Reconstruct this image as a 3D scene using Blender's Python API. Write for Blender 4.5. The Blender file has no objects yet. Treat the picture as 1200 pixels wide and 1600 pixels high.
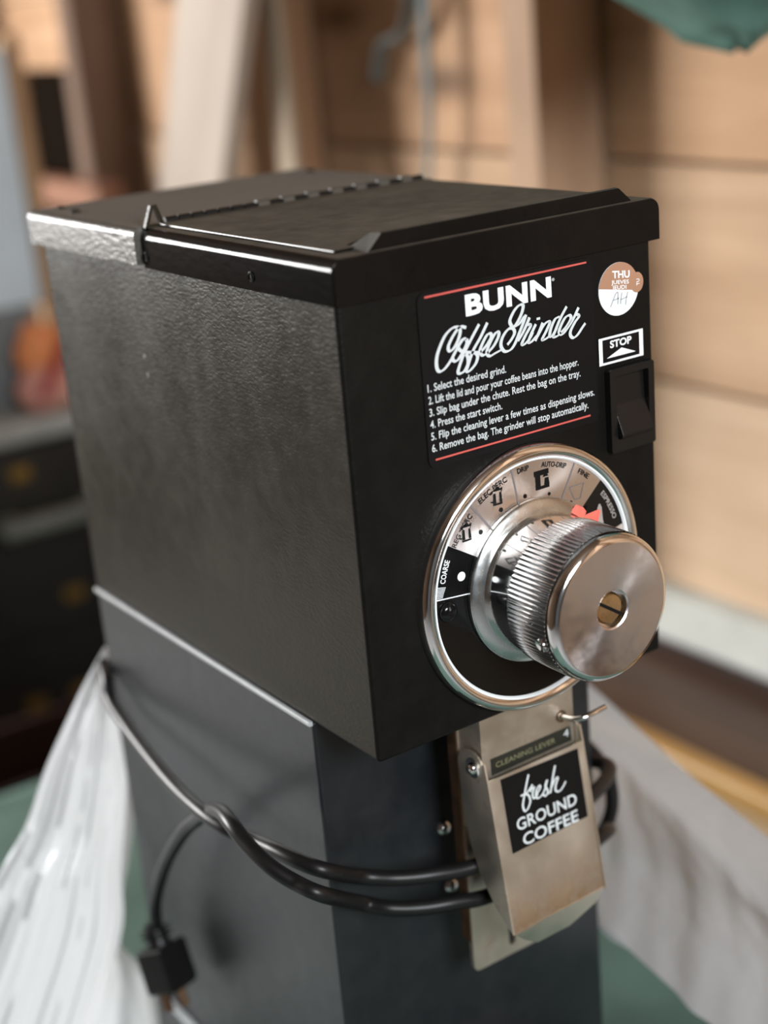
import bpy, bmesh, math, random
from mathutils import Vector, Matrix, noise as mnoise
random.seed(7)
PI = math.pi
scene = bpy.context.scene
COL = scene.collection

# ------------------------------------------------------------------ camera
cd = bpy.data.cameras.new('camera')
cam = bpy.data.objects.new('camera', cd)
COL.objects.link(cam)
cam.location = (-0.34909, -0.56157, 0.35496)
cam.rotation_euler = (1.241150, 0.083248, -0.604583)
cd.sensor_fit = 'VERTICAL'
cd.sensor_height = 36.0
cd.sensor_width = 27.0
cd.lens = 53.2488
cd.clip_start = 0.02
cd.dof.use_dof = True
cd.dof.focus_distance = 0.745
cd.dof.aperture_fstop = 3.3
scene.camera = cam

# ------------------------------------------------------------------ world, lights, exposure
world = bpy.data.worlds.new('world')
scene.world = world
world.use_nodes = True
bg = world.node_tree.nodes['Background']
bg.inputs['Color'].default_value = (0.75, 0.82, 0.9, 1)
bg.inputs['Strength'].default_value = 0.12

def area(name, loc, target, sx, sy, power, col):
    l = bpy.data.lights.new(name, 'AREA')
    l.shape = 'RECTANGLE'; l.size = sx; l.size_y = sy
    l.energy = power; l.color = col
    o = bpy.data.objects.new(name, l)
    COL.objects.link(o)
    o.location = loc
    d = Vector(target) - Vector(loc)
    o.rotation_euler = d.to_track_quat('-Z', 'Y').to_euler()
    return o
# daylight through the window at the far left; the front one is an added fill behind the photographer
area('window_daylight', (-1.72, 3.19, 0.58), (0.1, 0.3, -0.1), 1.6, 0.9, 215, (0.98, 0.97, 0.95))
area('front_fill', (-0.2, -1.9, 0.92), (0.25, 0.4, 0.0), 0.8, 0.6, 62, (0.93, 0.97, 1.0))

scene.view_settings.view_transform = 'Standard'
scene.view_settings.look = 'None'
scene.view_settings.gamma = 1.0
scene.view_settings.use_curve_mapping = False
scene.view_settings.exposure = 0.0

# ------------------------------------------------------------------ materials
def new_mat(name):
    m = bpy.data.materials.new(name); m.use_nodes = True
    nt = m.node_tree
    return m, nt, nt.nodes['Principled BSDF']
def nd(nt, t, **kw):
    n = nt.nodes.new(t)
    for k, v in kw.items(): setattr(n, k, v)
    return n
def coords(nt, scale=(1, 1, 1), rot=(0, 0, 0)):
    tc = nd(nt, 'ShaderNodeTexCoord'); mp = nd(nt, 'ShaderNodeMapping')
    mp.inputs['Scale'].default_value = scale; mp.inputs['Rotation'].default_value = rot
    nt.links.new(tc.outputs['Object'], mp.inputs['Vector'])
    return mp.outputs['Vector']
def noise(nt, vec, scale, detail=4, rough=0.55, dist=0.0):
    n = nd(nt, 'ShaderNodeTexNoise')
    n.inputs['Scale'].default_value = scale; n.inputs['Detail'].default_value = detail
    n.inputs['Roughness'].default_value = rough; n.inputs['Distortion'].default_value = dist
    nt.links.new(vec, n.inputs['Vector'])
    return n.outputs['Fac']
def ramp(nt, fac, stops):
    r = nd(nt, 'ShaderNodeValToRGB')
    el = r.color_ramp.elements
    while len(el) < len(stops): el.new(0.5)
    for e, (p, c) in zip(el, stops):
        e.position = p; e.color = (c, c, c, 1) if isinstance(c, (int, float)) else (*c, 1)
    nt.links.new(fac, r.inputs['Fac'])
    return r.outputs['Color']
def mix(nt, fac, a, b, mode='MIX'):
    m = nd(nt, 'ShaderNodeMix', data_type='RGBA', blend_type=mode)
    if isinstance(fac, (int, float)): m.inputs[0].default_value = fac
    else: nt.links.new(fac, m.inputs[0])
    for i, v in ((6, a), (7, b)):
        if isinstance(v, tuple): m.inputs[i].default_value = (*v, 1)
        else: nt.links.new(v, m.inputs[i])
    return m.outputs[2]
def bump(nt, p, h, strength, dist):
    b = nd(nt, 'ShaderNodeBump')
    b.inputs['Strength'].default_value = strength; b.inputs['Distance'].default_value = dist
    nt.links.new(h, b.inputs['Height']); nt.links.new(b.outputs['Normal'], p.inputs['Normal'])
def plain(name, col, rough=0.5, metal=0.0, spec=0.5, var=0.15, vs=60):
    m, nt, p = new_mat(name)
    v = coords(nt); f = noise(nt, v, vs)
    dark = tuple(c * (1 - var) for c in col); lite = tuple(min(1, c * (1 + var)) for c in col)
    nt.links.new(ramp(nt, f, [(0.3, dark), (0.7, lite)]), p.inputs['Base Color'])
    p.inputs['Roughness'].default_value = rough; p.inputs['Metallic'].default_value = metal
    p.inputs['Specular IOR Level'].default_value = spec
    return m
def wood(name, c1, c2, axis='y', scale=1.0, rough=0.75, knots=True, dark=(0.05, 0.025, 0.012), island=False):
    m, nt, p = new_mat(name)
    a, b = 22 * scale, 1.6 * scale
    sc = {'x': (b, a, a), 'y': (a, b, a), 'z': (a, a, b)}[axis]
    v = coords(nt, sc)
    oi = nd(nt, 'ShaderNodeObjectInfo')
    ad = nd(nt, 'ShaderNodeVectorMath', operation='ADD')
    sv = nd(nt, 'ShaderNodeVectorMath', operation='SCALE'); sv.inputs['Scale'].default_value = 37.0
    cb = nd(nt, 'ShaderNodeCombineXYZ')
    for k in range(3): nt.links.new(oi.outputs['Random'], cb.inputs[k])
    nt.links.new(cb.outputs[0], sv.inputs[0]); nt.links.new(v, ad.inputs[0]); nt.links.new(sv.outputs[0], ad.inputs[1])
    g = noise(nt, ad.outputs[0], 1.0, 6, 0.6, 0.6)
    col = ramp(nt, g, [(0.28, c2), (0.5, tuple((x + y) / 2 for x, y in zip(c1, c2))), (0.68, c1)])
    v2 = coords(nt, (1, 1, 1))
    big = noise(nt, v2, 2.6 * scale, 3)
    col = mix(nt, ramp(nt, big, [(0.35, 0.0), (0.75, 0.55)]), col, tuple(x * 0.6 for x in c2))
    if knots:
        ks = tuple(2.2 * s / b for s in sc)
        ks = {'x': (3, 9, 9), 'y': (9, 3, 9), 'z': (9, 9, 3)}[axis]
        vk = coords(nt, tuple(k * 0.75 for k in ks))
        vo = nd(nt, 'ShaderNodeTexVoronoi'); vo.inputs['Scale'].default_value = 1.0
        nt.links.new(vk, vo.inputs['Vector'])
        col = mix(nt, ramp(nt, vo.outputs['Distance'], [(0.06, 0.85), (0.2, 0.0)]), col, dark)
    nt.links.new(col, p.inputs['Base Color'])
    p.inputs['Roughness'].default_value = rough
    p.inputs['Specular IOR Level'].default_value = 0.3
    bump(nt, p, g, 0.35, 0.002)
    return m
def leather_paint(name, base, rough, texture=0.55, cell=620, worn=0.5, spec=0.5, dust=0.0, dustcol=(0.16, 0.14, 0.11)):
    """black crinkle paint: fine leather relief, dusty rubbed patches, dust lying on upward faces"""
    m, nt, p = new_mat(name)
    v = coords(nt)
    patch = noise(nt, v, 11, 6, 0.6)
    fine = noise(nt, v, 90, 4)
    k = mix(nt, 0.35, patch, fine)
    pf = ramp(nt, k, [(0.44, 0.0), (0.68, worn)])
    col = mix(nt, pf, base, tuple(0.5 * c for c in dustcol))
    if dust > 0:
        ge = nd(nt, 'ShaderNodeNewGeometry'); sx = nd(nt, 'ShaderNodeSeparateXYZ')
        nt.links.new(ge.outputs['Normal'], sx.inputs[0])
        up = ramp(nt, sx.outputs['Z'], [(0.93, 0.0), (0.995, dust)])
        dn = mix(nt, ramp(nt, k, [(0.3, 0.35), (0.65, 1.0)]), (0, 0, 0), up)
        col = mix(nt, dn, col, dustcol)
        rr = mix(nt, up, (rough,) * 3, (0.75,) * 3)
        nt.links.new(rr, p.inputs['Roughness'])
    else:
        nt.links.new(ramp(nt, k, [(0.35, rough * 0.9), (0.7, min(1, rough * 1.3))]), p.inputs['Roughness'])
    nt.links.new(col, p.inputs['Base Color'])
    p.inputs['Specular IOR Level'].default_value = spec
    if texture > 0:
        vo = nd(nt, 'ShaderNodeTexVoronoi', feature='SMOOTH_F1'); vo.inputs['Scale'].default_value = cell
        va = nd(nt, 'ShaderNodeVectorMath', operation='ADD')
        nz = nd(nt, 'ShaderNodeTexNoise'); nz.inputs['Scale'].default_value = 200
        nt.links.new(v, nz.inputs['Vector'])
        ns = nd(nt, 'ShaderNodeVectorMath', operation='SCALE'); ns.inputs['Scale'].default_value = 0.003
        nt.links.new(nz.outputs['Color'], ns.inputs[0])
        nt.links.new(coords(nt, (1, 0.42, 1)), va.inputs[0]); nt.links.new(ns.outputs[0], va.inputs[1])
        nt.links.new(va.outputs[0], vo.inputs['Vector'])
        bump(nt, p, vo.outputs['Distance'], texture, 0.0005)
    return m
def metal(name, col, rough, aniso=0.0, scratch=None, stain=None, rscale=(1, 1, 1)):
    m, nt, p = new_mat(name)
    p.inputs['Metallic'].default_value = 1.0
    v = coords(nt, rscale)
    f = noise(nt, v, 120, 3)
    nt.links.new(ramp(nt, f, [(0.3, rough * 0.8), (0.7, rough * 1.25)]), p.inputs['Roughness'])
    base = ramp(nt, f, [(0.3, tuple(c * 0.94 for c in col)), (0.7, col)])
    if stain:
        v2 = coords(nt)
        s = noise(nt, v2, 30, 5, 0.65)
        if len(stain) > 2:                                    # a stain that lies at the plate's low end
            se = nd(nt, 'ShaderNodeSeparateXYZ'); nt.links.new(v2, se.inputs[0])
            mr = nd(nt, 'ShaderNodeMapRange')
            mr.inputs['From Min'].default_value = stain[2][0]; mr.inputs['From Max'].default_value = stain[2][1]
            nt.links.new(se.outputs['Z'], mr.inputs['Value'])
            mm = nd(nt, 'ShaderNodeMath', operation='MULTIPLY')
            nt.links.new(ramp(nt, s, [(0.36, 0.0), (0.6, 1.0)]), mm.inputs[0]); nt.links.new(mr.outputs[0], mm.inputs[1])
            sf = mm.outputs[0]
        else:
            sf = ramp(nt, s, [(0.55, 0.0), (0.72, 1.0)])
        m2 = nd(nt, 'ShaderNodeMath', operation='MULTIPLY'); m2.inputs[1].default_value = stain[1]
        nt.links.new(sf, m2.inputs[0])
        base = mix(nt, m2.outputs[0], base, stain[0])
    nt.links.new(base, p.inputs['Base Color'])
    if aniso > 0:
        p.inputs['Anisotropic'].default_value = aniso
        tg = nd(nt, 'ShaderNodeTangent', direction_type='RADIAL', axis='Z')
        nt.links.new(tg.outputs[0], p.inputs['Tangent'])
    return m
def plastic_sheet(name, col, clear=0.12, rough=0.3):
    m = bpy.data.materials.new(name); m.use_nodes = True
    nt = m.node_tree; nt.nodes.clear()
    out = nd(nt, 'ShaderNodeOutputMaterial')
    df = nd(nt, 'ShaderNodeBsdfDiffuse'); df.inputs['Color'].default_value = (*col, 1)
    tl = nd(nt, 'ShaderNodeBsdfTranslucent'); tl.inputs['Color'].default_value = (*col, 1)
    gl = nd(nt, 'ShaderNodeBsdfGlossy'); gl.inputs['Roughness'].default_value = rough
    tr = nd(nt, 'ShaderNodeBsdfTransparent')
    m1 = nd(nt, 'ShaderNodeMixShader'); m1.inputs[0].default_value = 0.5
    m2 = nd(nt, 'ShaderNodeMixShader'); m2.inputs[0].default_value = 0.09
    m3 = nd(nt, 'ShaderNodeMixShader'); m3.inputs[0].default_value = clear
    v = coords(nt, (1, 1, 0.5)); n = noise(nt, v, 38, 5, 0.6, 0.8)
    b = nd(nt, 'ShaderNodeBump'); b.inputs['Strength'].default_value = 0.3; b.inputs['Distance'].default_value = 0.004
    nt.links.new(n, b.inputs['Height'])
    for s in (df, gl): nt.links.new(b.outputs['Normal'], s.inputs['Normal'])
    L = nt.links.new
    L(df.outputs[0], m1.inputs[1]); L(tl.outputs[0], m1.inputs[2])
    L(m1.outputs[0], m2.inputs[1]); L(gl.outputs[0], m2.inputs[2])
    L(m2.outputs[0], m3.inputs[1]); L(tr.outputs[0], m3.inputs[2]); L(m3.outputs[0], out.inputs['Surface'])
    return m
def cloth(name, c1, c2, sc=400):
    m, nt, p = new_mat(name)
    v = coords(nt); f = noise(nt, v, 9, 4)
    nt.links.new(ramp(nt, f, [(0.3, c2), (0.7, c1)]), p.inputs['Base Color'])
    p.inputs['Roughness'].default_value = 0.7; p.inputs['Specular IOR Level'].default_value = 0.3
    bump(nt, p, noise(nt, v, sc, 2), 0.3, 0.001)
    return m

M = {}
M['paint'] = leather_paint('black_crinkle_paint', (0.005, 0.0047, 0.0042), 0.42, 0.28, 620, 0.12, spec=0.11, dustcol=(0.05, 0.043, 0.032))
M['paint_side'] = leather_paint('smudged_lit_crinkle_paint', (0.0165, 0.0135, 0.0075), 0.34, 0.26, 720, 0.5, spec=0.14, dustcol=(0.075, 0.062, 0.038))  # dusty film, plus the left side's reflected olive light put into the colour
M['paint_column'] = leather_paint('black_satin_paint', (0.0062, 0.0078, 0.0098), 0.38, 0.12, 700, 0.25, spec=0.62, dustcol=(0.04, 0.042, 0.045))
M['paint_lid'] = leather_paint('black_gloss_lid_paint', (0.004, 0.0038, 0.0038), 0.16, 0.10, 300, 0.03, spec=0.13, dust=1.0, dustcol=(0.12, 0.102, 0.08))
M['paint_cover'] = leather_paint('worn_grey_black_paint', (0.07, 0.065, 0.055), 0.34, 0.45, 420, 0.5, dust=1.0, dustcol=(0.125, 0.10, 0.078))
M['worn_and_lit_edge'] = leather_paint('rubbed_and_lit_grey_paint', (0.09, 0.088, 0.08), 0.4, 0.1, 300, 0.5, dustcol=(0.25, 0.24, 0.22))
M['black_plastic'] = plain('black_plastic', (0.006, 0.006, 0.006), 0.3, spec=0.3)
M['black_rubber'] = plain('black_rubber', (0.008, 0.0075, 0.0075), 0.4, spec=0.3)
M['plate'] = plain('charcoal_label_film', (0.005, 0.005, 0.0055), 0.42, spec=0.15, var=0.05)
M['white_print'] = plain('white_print', (0.86, 0.9, 0.92), 0.5, var=0.02)
M['grey_print'] = plain('pale_grey_print', (0.58, 0.62, 0.63), 0.5, var=0.04)
M['red_print'] = plain('red_print', (0.55, 0.09, 0.075), 0.5, var=0.05)
M['brown_print'] = plain('brown_paper', (0.36, 0.19, 0.115), 0.6, var=0.05)
M['white_paper'] = plain('white_paper', (0.84, 0.88, 0.9), 0.6, var=0.02)
M['pen'] = plain('grey_pen', (0.36, 0.38, 0.40), 0.6, var=0.05)
M['black_print'] = plain('black_print', (0.006, 0.006, 0.006), 0.4, spec=0.14, var=0.05)
M['grey_line'] = plain('dark_grey_print', (0.16, 0.14, 0.14), 0.4, var=0.05)
M['olive_print'] = plain('dull_yellow_print', (0.16, 0.16, 0.09), 0.5, var=0.05)
M['lever_black'] = plain('worn_black_tape', (0.016, 0.017, 0.012), 0.45, var=0.2)
M['chrome'] = metal('bright_chrome', (0.86, 0.85, 0.83), 0.10)
M['knob_metal'] = metal('polished_aluminium', (0.82, 0.80, 0.79), 0.14)
M['knob_face'] = metal('turned_aluminium', (0.82, 0.77, 0.77), 0.22, aniso=0.85)
M['flange'] = metal('satin_aluminium', (0.62, 0.64, 0.63), 0.25)
M['dial_silver'] = metal('brushed_dial_silver', (0.86, 0.80, 0.78), 0.26, aniso=0.8, rscale=(0.2, 0.2, 0.2))
M['dial_black'] = plain('gloss_black_dial', (0.005, 0.005, 0.005), 0.14, spec=0.3, var=0.05)
M['dim_print'] = plain('dull_grey_print', (0.33, 0.30, 0.28), 0.5, var=0.05)
M['steel'] = metal('stainless_steel', (0.74, 0.68, 0.59), 0.42, stain=((0.42, 0.25, 0.12), 0.8, (-0.085, -0.122)), rscale=(0.25, 0.25, 0.25))
M['steel_bare'] = metal('bare_stainless_steel', (0.74, 0.67, 0.57), 0.42, stain=((0.25, 0.13, 0.06), 0.6), rscale=(0.25, 0.25, 0.25))
M['seam'] = plain('lit_seam_edge', (0.42, 0.44, 0.45), 0.3, var=0.1)  # pale colour stands for light caught on the black ledge
M['smear'] = plain('rubbed_smear', (0.020, 0.0175, 0.012), 0.55, spec=0.3, var=0.5, vs=300)
M['rust'] = metal('rusty_steel_edge', (0.2, 0.12, 0.07), 0.5)
M['brass'] = metal('brass', (0.72, 0.5, 0.27), 0.28)
M['red_plastic'] = plain('red_plastic', (0.8, 0.16, 0.12), 0.4, var=0.1)
M['plank_a'] = wood('orange_tan_board', (0.56, 0.345, 0.205), (0.40, 0.23, 0.125))
M['plank_b'] = wood('tan_board', (0.58, 0.39, 0.25), (0.43, 0.27, 0.16))
M['plank_c'] = wood('pale_tan_board', (0.62, 0.45, 0.31), (0.48, 0.33, 0.21))
M['stud'] = wood('grey_brown_stud', (0.50, 0.34, 0.23), (0.34, 0.21, 0.13), 'z')
M['stud_warm'] = wood('warm_stud', (0.52, 0.32, 0.19), (0.36, 0.2, 0.11), 'z')
M['stud_shaded'] = wood('shaded_brown_stud', (0.20, 0.125, 0.085), (0.12, 0.07, 0.045), 'z')  # shade on the third stud put into its wood colour
M['pale_board'] = wood('pale_planed_board', (0.44, 0.375, 0.315), (0.37, 0.30, 0.245), 'z', 0.7, knots=False)
M['pale_strip'] = wood('yellowish_lath', (0.44, 0.36, 0.27), (0.34, 0.26, 0.18), 'z', 0.7, knots=False)
M['dark_wood'] = wood('dark_brown_varnish', (0.085, 0.046, 0.030), (0.05, 0.026, 0.017), 'y', 1.0, rough=0.33, knots=False)
M['gold_wood'] = wood('golden_varnish', (0.42, 0.25, 0.09), (0.30, 0.16, 0.05), 'y', 1.0, rough=0.3, knots=False)
M['tan_wood'] = wood('tan_ply', (0.48, 0.34, 0.2), (0.36, 0.24, 0.13), 'y', 1.0, knots=False)
M['shed_wood'] = wood('brown_shed_boards', (0.15, 0.10, 0.065), (0.09, 0.055, 0.035), 'z', 0.6, knots=False)
M['sill'] = plain('pale_grey_limewash', (0.48, 0.49, 0.45), 0.8, var=0.12, vs=14)
M['gap'] = plain('lit_pale_backing', (0.42, 0.35, 0.28), 0.9, var=0.1)  # paled to stand for lit plank edges in the joints
M['opening_shade'] = plain('black_opening_shade', (0.010, 0.007, 0.005), 0.95, spec=0.0)
M['terracotta'] = wood('reddish_board', (0.30, 0.15, 0.09), (0.22, 0.10, 0.06), 'y', 1, knots=False)
M['concrete'] = plain('concrete', (0.42, 0.43, 0.44), 0.9, var=0.2, vs=8)
M['bag'] = plastic_sheet('thin_white_plastic', (0.70, 0.71, 0.73))
M['tarp'] = cloth('green_tarp', (0.125, 0.21, 0.185), (0.085, 0.155, 0.135))
M['sack'] = cloth('green_canvas', (0.085, 0.165, 0.135), (0.05, 0.105, 0.085))
M['strap'] = cloth('blue_grey_webbing', (0.20, 0.235, 0.235), (0.10, 0.125, 0.13), 900)
M['cabinet'] = plain('black_cabinet_enamel', (0.010, 0.009, 0.008), 0.45, var=0.3, vs=12)
M['cabinet_top'] = plain('worn_grey_top', (0.30, 0.31, 0.295), 0.5, var=0.3, vs=14)
M['rail_grey'] = plain('grey_rail', (0.16, 0.175, 0.16), 0.45, var=0.2, vs=25)
M['old_brass'] = metal('dull_brass', (0.30, 0.19, 0.055), 0.6)
M['panel_blue'] = plain('pale_blue_grey_paint', (0.52, 0.60, 0.66), 0.5, var=0.1, vs=6)
M['panel_grey'] = plain('mid_grey_paint', (0.15, 0.165, 0.17), 0.6, var=0.1, vs=6)
M['frame_tan'] = wood('tan_frame_wood', (0.42, 0.27, 0.15), (0.3, 0.18, 0.1), 'z', 1, knots=False)
M['orange_cloth'] = cloth('orange_cloth', (0.75, 0.28, 0.10), (0.6, 0.2, 0.09))
M['red_cloth'] = cloth('dark_red_cloth', (0.36, 0.035, 0.04), (0.24, 0.02, 0.025))
M['pink_cloth'] = cloth('faded_pink_cloth', (0.62, 0.3, 0.24), (0.5, 0.22, 0.18))
M['red_wood'] = wood('dark_red_crate_wood', (0.04, 0.012, 0.007), (0.02, 0.007, 0.005), 'x', 1, knots=False)

# ------------------------------------------------------------------ builders
def link(name, me, mat=None, parent=None, smooth=None, kind=None):
    o = bpy.data.objects.new(name, me)
    COL.objects.link(o)
    if mat is not None:
        for mm in (mat if isinstance(mat, list) else [mat]): me.materials.append(mm)
    if smooth is not None:
        for p in me.polygons: p.use_smooth = True
        me.set_sharp_from_angle(angle=math.radians(smooth))
        if smooth < 61:
            wn = o.modifiers.new('face_normals', 'WEIGHTED_NORMAL'); wn.keep_sharp = True; wn.weight = 90
    if parent is not None: o.parent = parent
    if kind: o['kind'] = kind
    return o
def fin(name, bm, mat=None, parent=None, smooth=None, kind=None, normals=True):
    if normals: bmesh.ops.recalc_face_normals(bm, faces=bm.faces)
    me = bpy.data.meshes.new(name); bm.to_mesh(me); bm.free()
    return link(name, me, mat, parent, smooth, kind)
def tag(o, label, cat, group=None):
    o['label'] = label; o['category'] = cat
    if group: o['group'] = group
    return o
def empty(name, loc=(0, 0, 0)):
    o = bpy.data.objects.new(name, None); COL.objects.link(o); o.location = loc; o.empty_display_size = 0.05
    return o
def box(bm, lo, hi, bevel=0.0, seg=2, mi=0):
    vs = bmesh.ops.create_cube(bm, size=1.0)['verts']
    c = [(a + b) / 2 for a, b in zip(lo, hi)]; s = [b - a for a, b in zip(lo, hi)]
    for v in vs: v.co = Vector([c[i] + v.co[i] * s[i] for i in range(3)])
    fs = set(f for v in vs for f in v.link_faces)
    if bevel > 0:
        es = list(set(e for v in vs for e in v.link_edges))
        r = bmesh.ops.bevel(bm, geom=es, offset=bevel, segments=seg, profile=0.5, affect='EDGES')
        fs = set(r['faces']) | set(f for f in fs if f.is_valid)
    for f in fs:
        if f.is_valid: f.material_index = mi
def prism(bm, pts, ax, lo, hi, holes=(), bevel=0.0, mi=0):
    """outline (a,b) in the plane across axis ax, with holes, extruded lo..hi"""
    def P(a, b, c): return {'x': (c, a, b), 'y': (a, c, b), 'z': (a, b, c)}[ax]
    es = []
    for loop in [pts] + list(holes):
        vs = [bm.verts.new(P(a, b, lo)) for a, b in loop]
        for i in range(len(vs)): es.append(bm.edges.new((vs[i], vs[(i + 1) % len(vs)])))
    if holes:
        r = bmesh.ops.triangle_fill(bm, edges=es, use_beauty=True)
        fs = [g for g in r['geom'] if isinstance(g, bmesh.types.BMFace)]
    else:
        fs = [bm.faces.new(vs)]
    r = bmesh.ops.extrude_face_region(bm, geom=fs)
    nv = [g for g in r['geom'] if isinstance(g, bmesh.types.BMVert)]
    d = Vector(P(0, 0, hi - lo))
    for v in nv: v.co += d
    for f in bm.faces:
        if f.material_index == 0 and mi: pass
def lathe(bm, prof, seg=96, ridge=None, closed=True):
    """profile [(r, z)] around local z; ridge(row, k) gives a radius factor"""
    rows = []
    for j, (r, z) in enumerate(prof):
        if r < 1e-7: rows.append([bm.verts.new((0, 0, z))]); continue
        row = []
        for k in range(seg):
            a = 2 * PI * k / seg; rr = r * (ridge(j, k) if ridge else 1)
            row.append(bm.verts.new((rr * math.cos(a), rr * math.sin(a), z)))
        rows.append(row)
    for A, B in zip(rows, rows[1:]):
        for k in range(seg):
            k2 = (k + 1) % seg
            if len(A) == 1 and len(B) == 1: continue
            if len(A) == 1: bm.faces.new((A[0], B[k], B[k2]))
            elif len(B) == 1: bm.faces.new((A[k], B[0], A[k2]))
            else: bm.faces.new((A[k], B[k], B[k2], A[k2]))
def catmull(pts, n=8):
    P = [Vector(p) for p in pts]; out = []
    for i in range(len(P) - 1):
        p0 = P[i - 1] if i else P[0] * 2 - P[1]
        p1, p2 = P[i], P[i + 1]
        p3 = P[i + 2] if i + 2 < len(P) else p2 * 2 - p1
        for k in range(n):
            t = k / n
            out.append(0.5 * ((2 * p1) + (p2 - p0) * t + (2 * p0 - 5 * p1 + 4 * p2 - p3) * t * t + (3 * p1 - p0 - 3 * p2 + p3) * t ** 3))
    out.append(P[-1]); return out
def tube(bm, pts, r, seg=12, n=8, cap=True, smooth=True, flat=None):
    P = catmull(pts, n) if smooth else [Vector(p) for p in pts]
    rows = []; up = None
    for i, p in enumerate(P):
        t = (P[min(i + 1, len(P) - 1)] - P[max(i - 1, 0)]).normalized()
        if up is None:
            up = Vector((0, 0, 1)) if abs(t.z) < 0.9 else Vector((1, 0, 0))
        s = t.cross(up).normalized(); up = s.cross(t).normalized()
        rr = r(i / (len(P) - 1)) if callable(r) else r
        row = []
        for k in range(seg):
            a = 2 * PI * k / seg
            f = flat if flat else 1.0
            row.append(bm.verts.new(p + s * (math.cos(a) * rr) + up * (math.sin(a) * rr * f)))
        rows.append(row)
    for A, B in zip(rows, rows[1:]):
        for k in range(seg):
            k2 = (k + 1) % seg; bm.faces.new((A[k], A[k2], B[k2], B[k]))
    if cap: bm.faces.new(rows[0][::-1]); bm.faces.new(rows[-1])
def ribbon(bm, pts, width, F, n=7):
    """a pen stroke in 2D; width(angle) ; F maps (a,b) to 3D"""
    P = [p for p in catmull([(a, b, 0) for a, b in pts], n)]
    L = []; R = []
    for i, p in enumerate(P):
        t = P[min(i + 1, len(P) - 1)] - P[max(i - 1, 0)]
        if t.length < 1e-9: t = Vector((1, 0, 0))
        t.normalize(); w = width(math.atan2(t.y, t.x)) / 2
        nrm = Vector((-t.y, t.x, 0))
        L.append(bm.verts.new(F(*(p + nrm * w).xy))); R.append(bm.verts.new(F(*(p - nrm * w).xy)))
    for i in range(len(P) - 1):
        try: bm.faces.new((R[i], R[i + 1], L[i + 1], L[i]))
        except ValueError: pass
def poly(bm, pts, F):
    try: return bm.faces.new([bm.verts.new(F(*p)) for p in pts])
    except ValueError: return None
def rpoly(x0, z0, x1, z1, r, n=5):
    out = []
    for cx, cz, a0 in ((x1 - r, z1 - r, 0), (x0 + r, z1 - r, 90), (x0 + r, z0 + r, 180), (x1 - r, z0 + r, 270)):
        for k in range(n + 1):
            a = math.radians(a0 + 90 * k / n); out.append((cx + r * math.cos(a), cz + r * math.sin(a)))
    return out
DG = None
_txt_cache = {}
def text_mesh(s, bold=0.0, space=1.0):
    key = (s, bold, space)
    if key in _txt_cache: return _txt_cache[key]
    cu = bpy.data.curves.new('lettering_curve', 'FONT')
    cu.body = s; cu.size = 1.0; cu.offset = bold; cu.resolution_u = 3; cu.fill_mode = 'FRONT'; cu.space_character = space
    o = bpy.data.objects.new('lettering_curve', cu); COL.objects.link(o)
    dg = bpy.context.evaluated_depsgraph_get(); dg.update()
    me = bpy.data.meshes.new_from_object(o.evaluated_get(dg))
    vs = [(v.co.x, v.co.y) for v in me.vertices]; fs = [tuple(p.vertices) for p in me.polygons]
    bpy.data.objects.remove(o); bpy.data.curves.remove(cu); bpy.data.meshes.remove(me)
    _txt_cache[key] = (vs, fs)
    return vs, fs
CAP = max(v[1] for v in text_mesh('H')[0])
def text(bm, s, x0, z0, x1, h, F, bold=0.0, shear=0.0, space=1.0):
    """letters fitted from x0 to x1, cap height h, baseline z0"""
    vs, fs = text_mesh(s, bold, space)
    a = min(v[0] for v in vs); b = max(v[0] for v in vs)
    sx = (x1 - x0) / (b - a); sy = h / CAP
    V = [bm.verts.new(F(x0 + (x - a) * sx + shear * y * sy, z0 + y * sy)) for x, y in vs]
    for f in fs:
        try: bm.faces.new([V[i] for i in f])
        except ValueError: pass
def grid(bm, rows, thick=None):
    V = [[bm.verts.new(p) for p in r] for r in rows]
    for A, B in zip(V, V[1:]):
        for k in range(len(A) - 1): bm.faces.new((A[k], A[k + 1], B[k + 1], B[k]))
def resample(ctrl, nu, nv):
    """smooth a coarse net of 3D points (rows) to nv x nu"""
    rows = [catmull(r, 16) for r in ctrl]
    R = []
    for r in rows:
        R.append([r[round(i * (len(r) - 1) / (nu - 1))] for i in range(nu)])
    cols = []
    for k in range(nu):
        c = catmull([r[k] for r in R], 16)
        cols.append([c[round(i * (len(c) - 1) / (nv - 1))] for i in range(nv)])
    return [[cols[k][j] for k in range(nu)] for j in range(nv)]
def copy_tree(o, parent=None):
    c = o.copy(); COL.objects.link(c)
    if parent is not None: c.parent = parent
    for ch in list(o.children): copy_tree(ch, c)
    return c

# ================================================================== the shed
WX = 0.80
FLOOR = -1.10
def struct(name, lo, hi, mat):
    bm = bmesh.new(); box(bm, lo, hi); return fin(name, bm, mat, kind='structure')
struct('floor', (-2.7, -3.2, FLOOR - 0.05), (0.95, 3.4, FLOOR), M['concrete'])
struct('ceiling', (-2.7, -3.2, 1.45), (0.95, 3.4, 1.5), M['shed_wood'])
struct('wall_left', (-2.7, -3.2, FLOOR), (-2.62, 3.4, 1.45), M['shed_wood'])
bm = bmesh.new()                                        # far wall with its window opening
box(bm, (-2.62, 3.2, FLOOR), (-2.56, 3.28, 1.45)); box(bm, (-0.68, 3.2, FLOOR), (0.8, 3.28, 1.45)); box(bm, (-2.56, 3.2, 1.06), (-0.68, 3.28, 1.45)); box(bm, (-2.56, 3.2, FLOOR), (-0.68, 3.28, 0.1))
fin('wall_far', bm, M['shed_wood'], kind='structure')
bm = bmesh.new()
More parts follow.
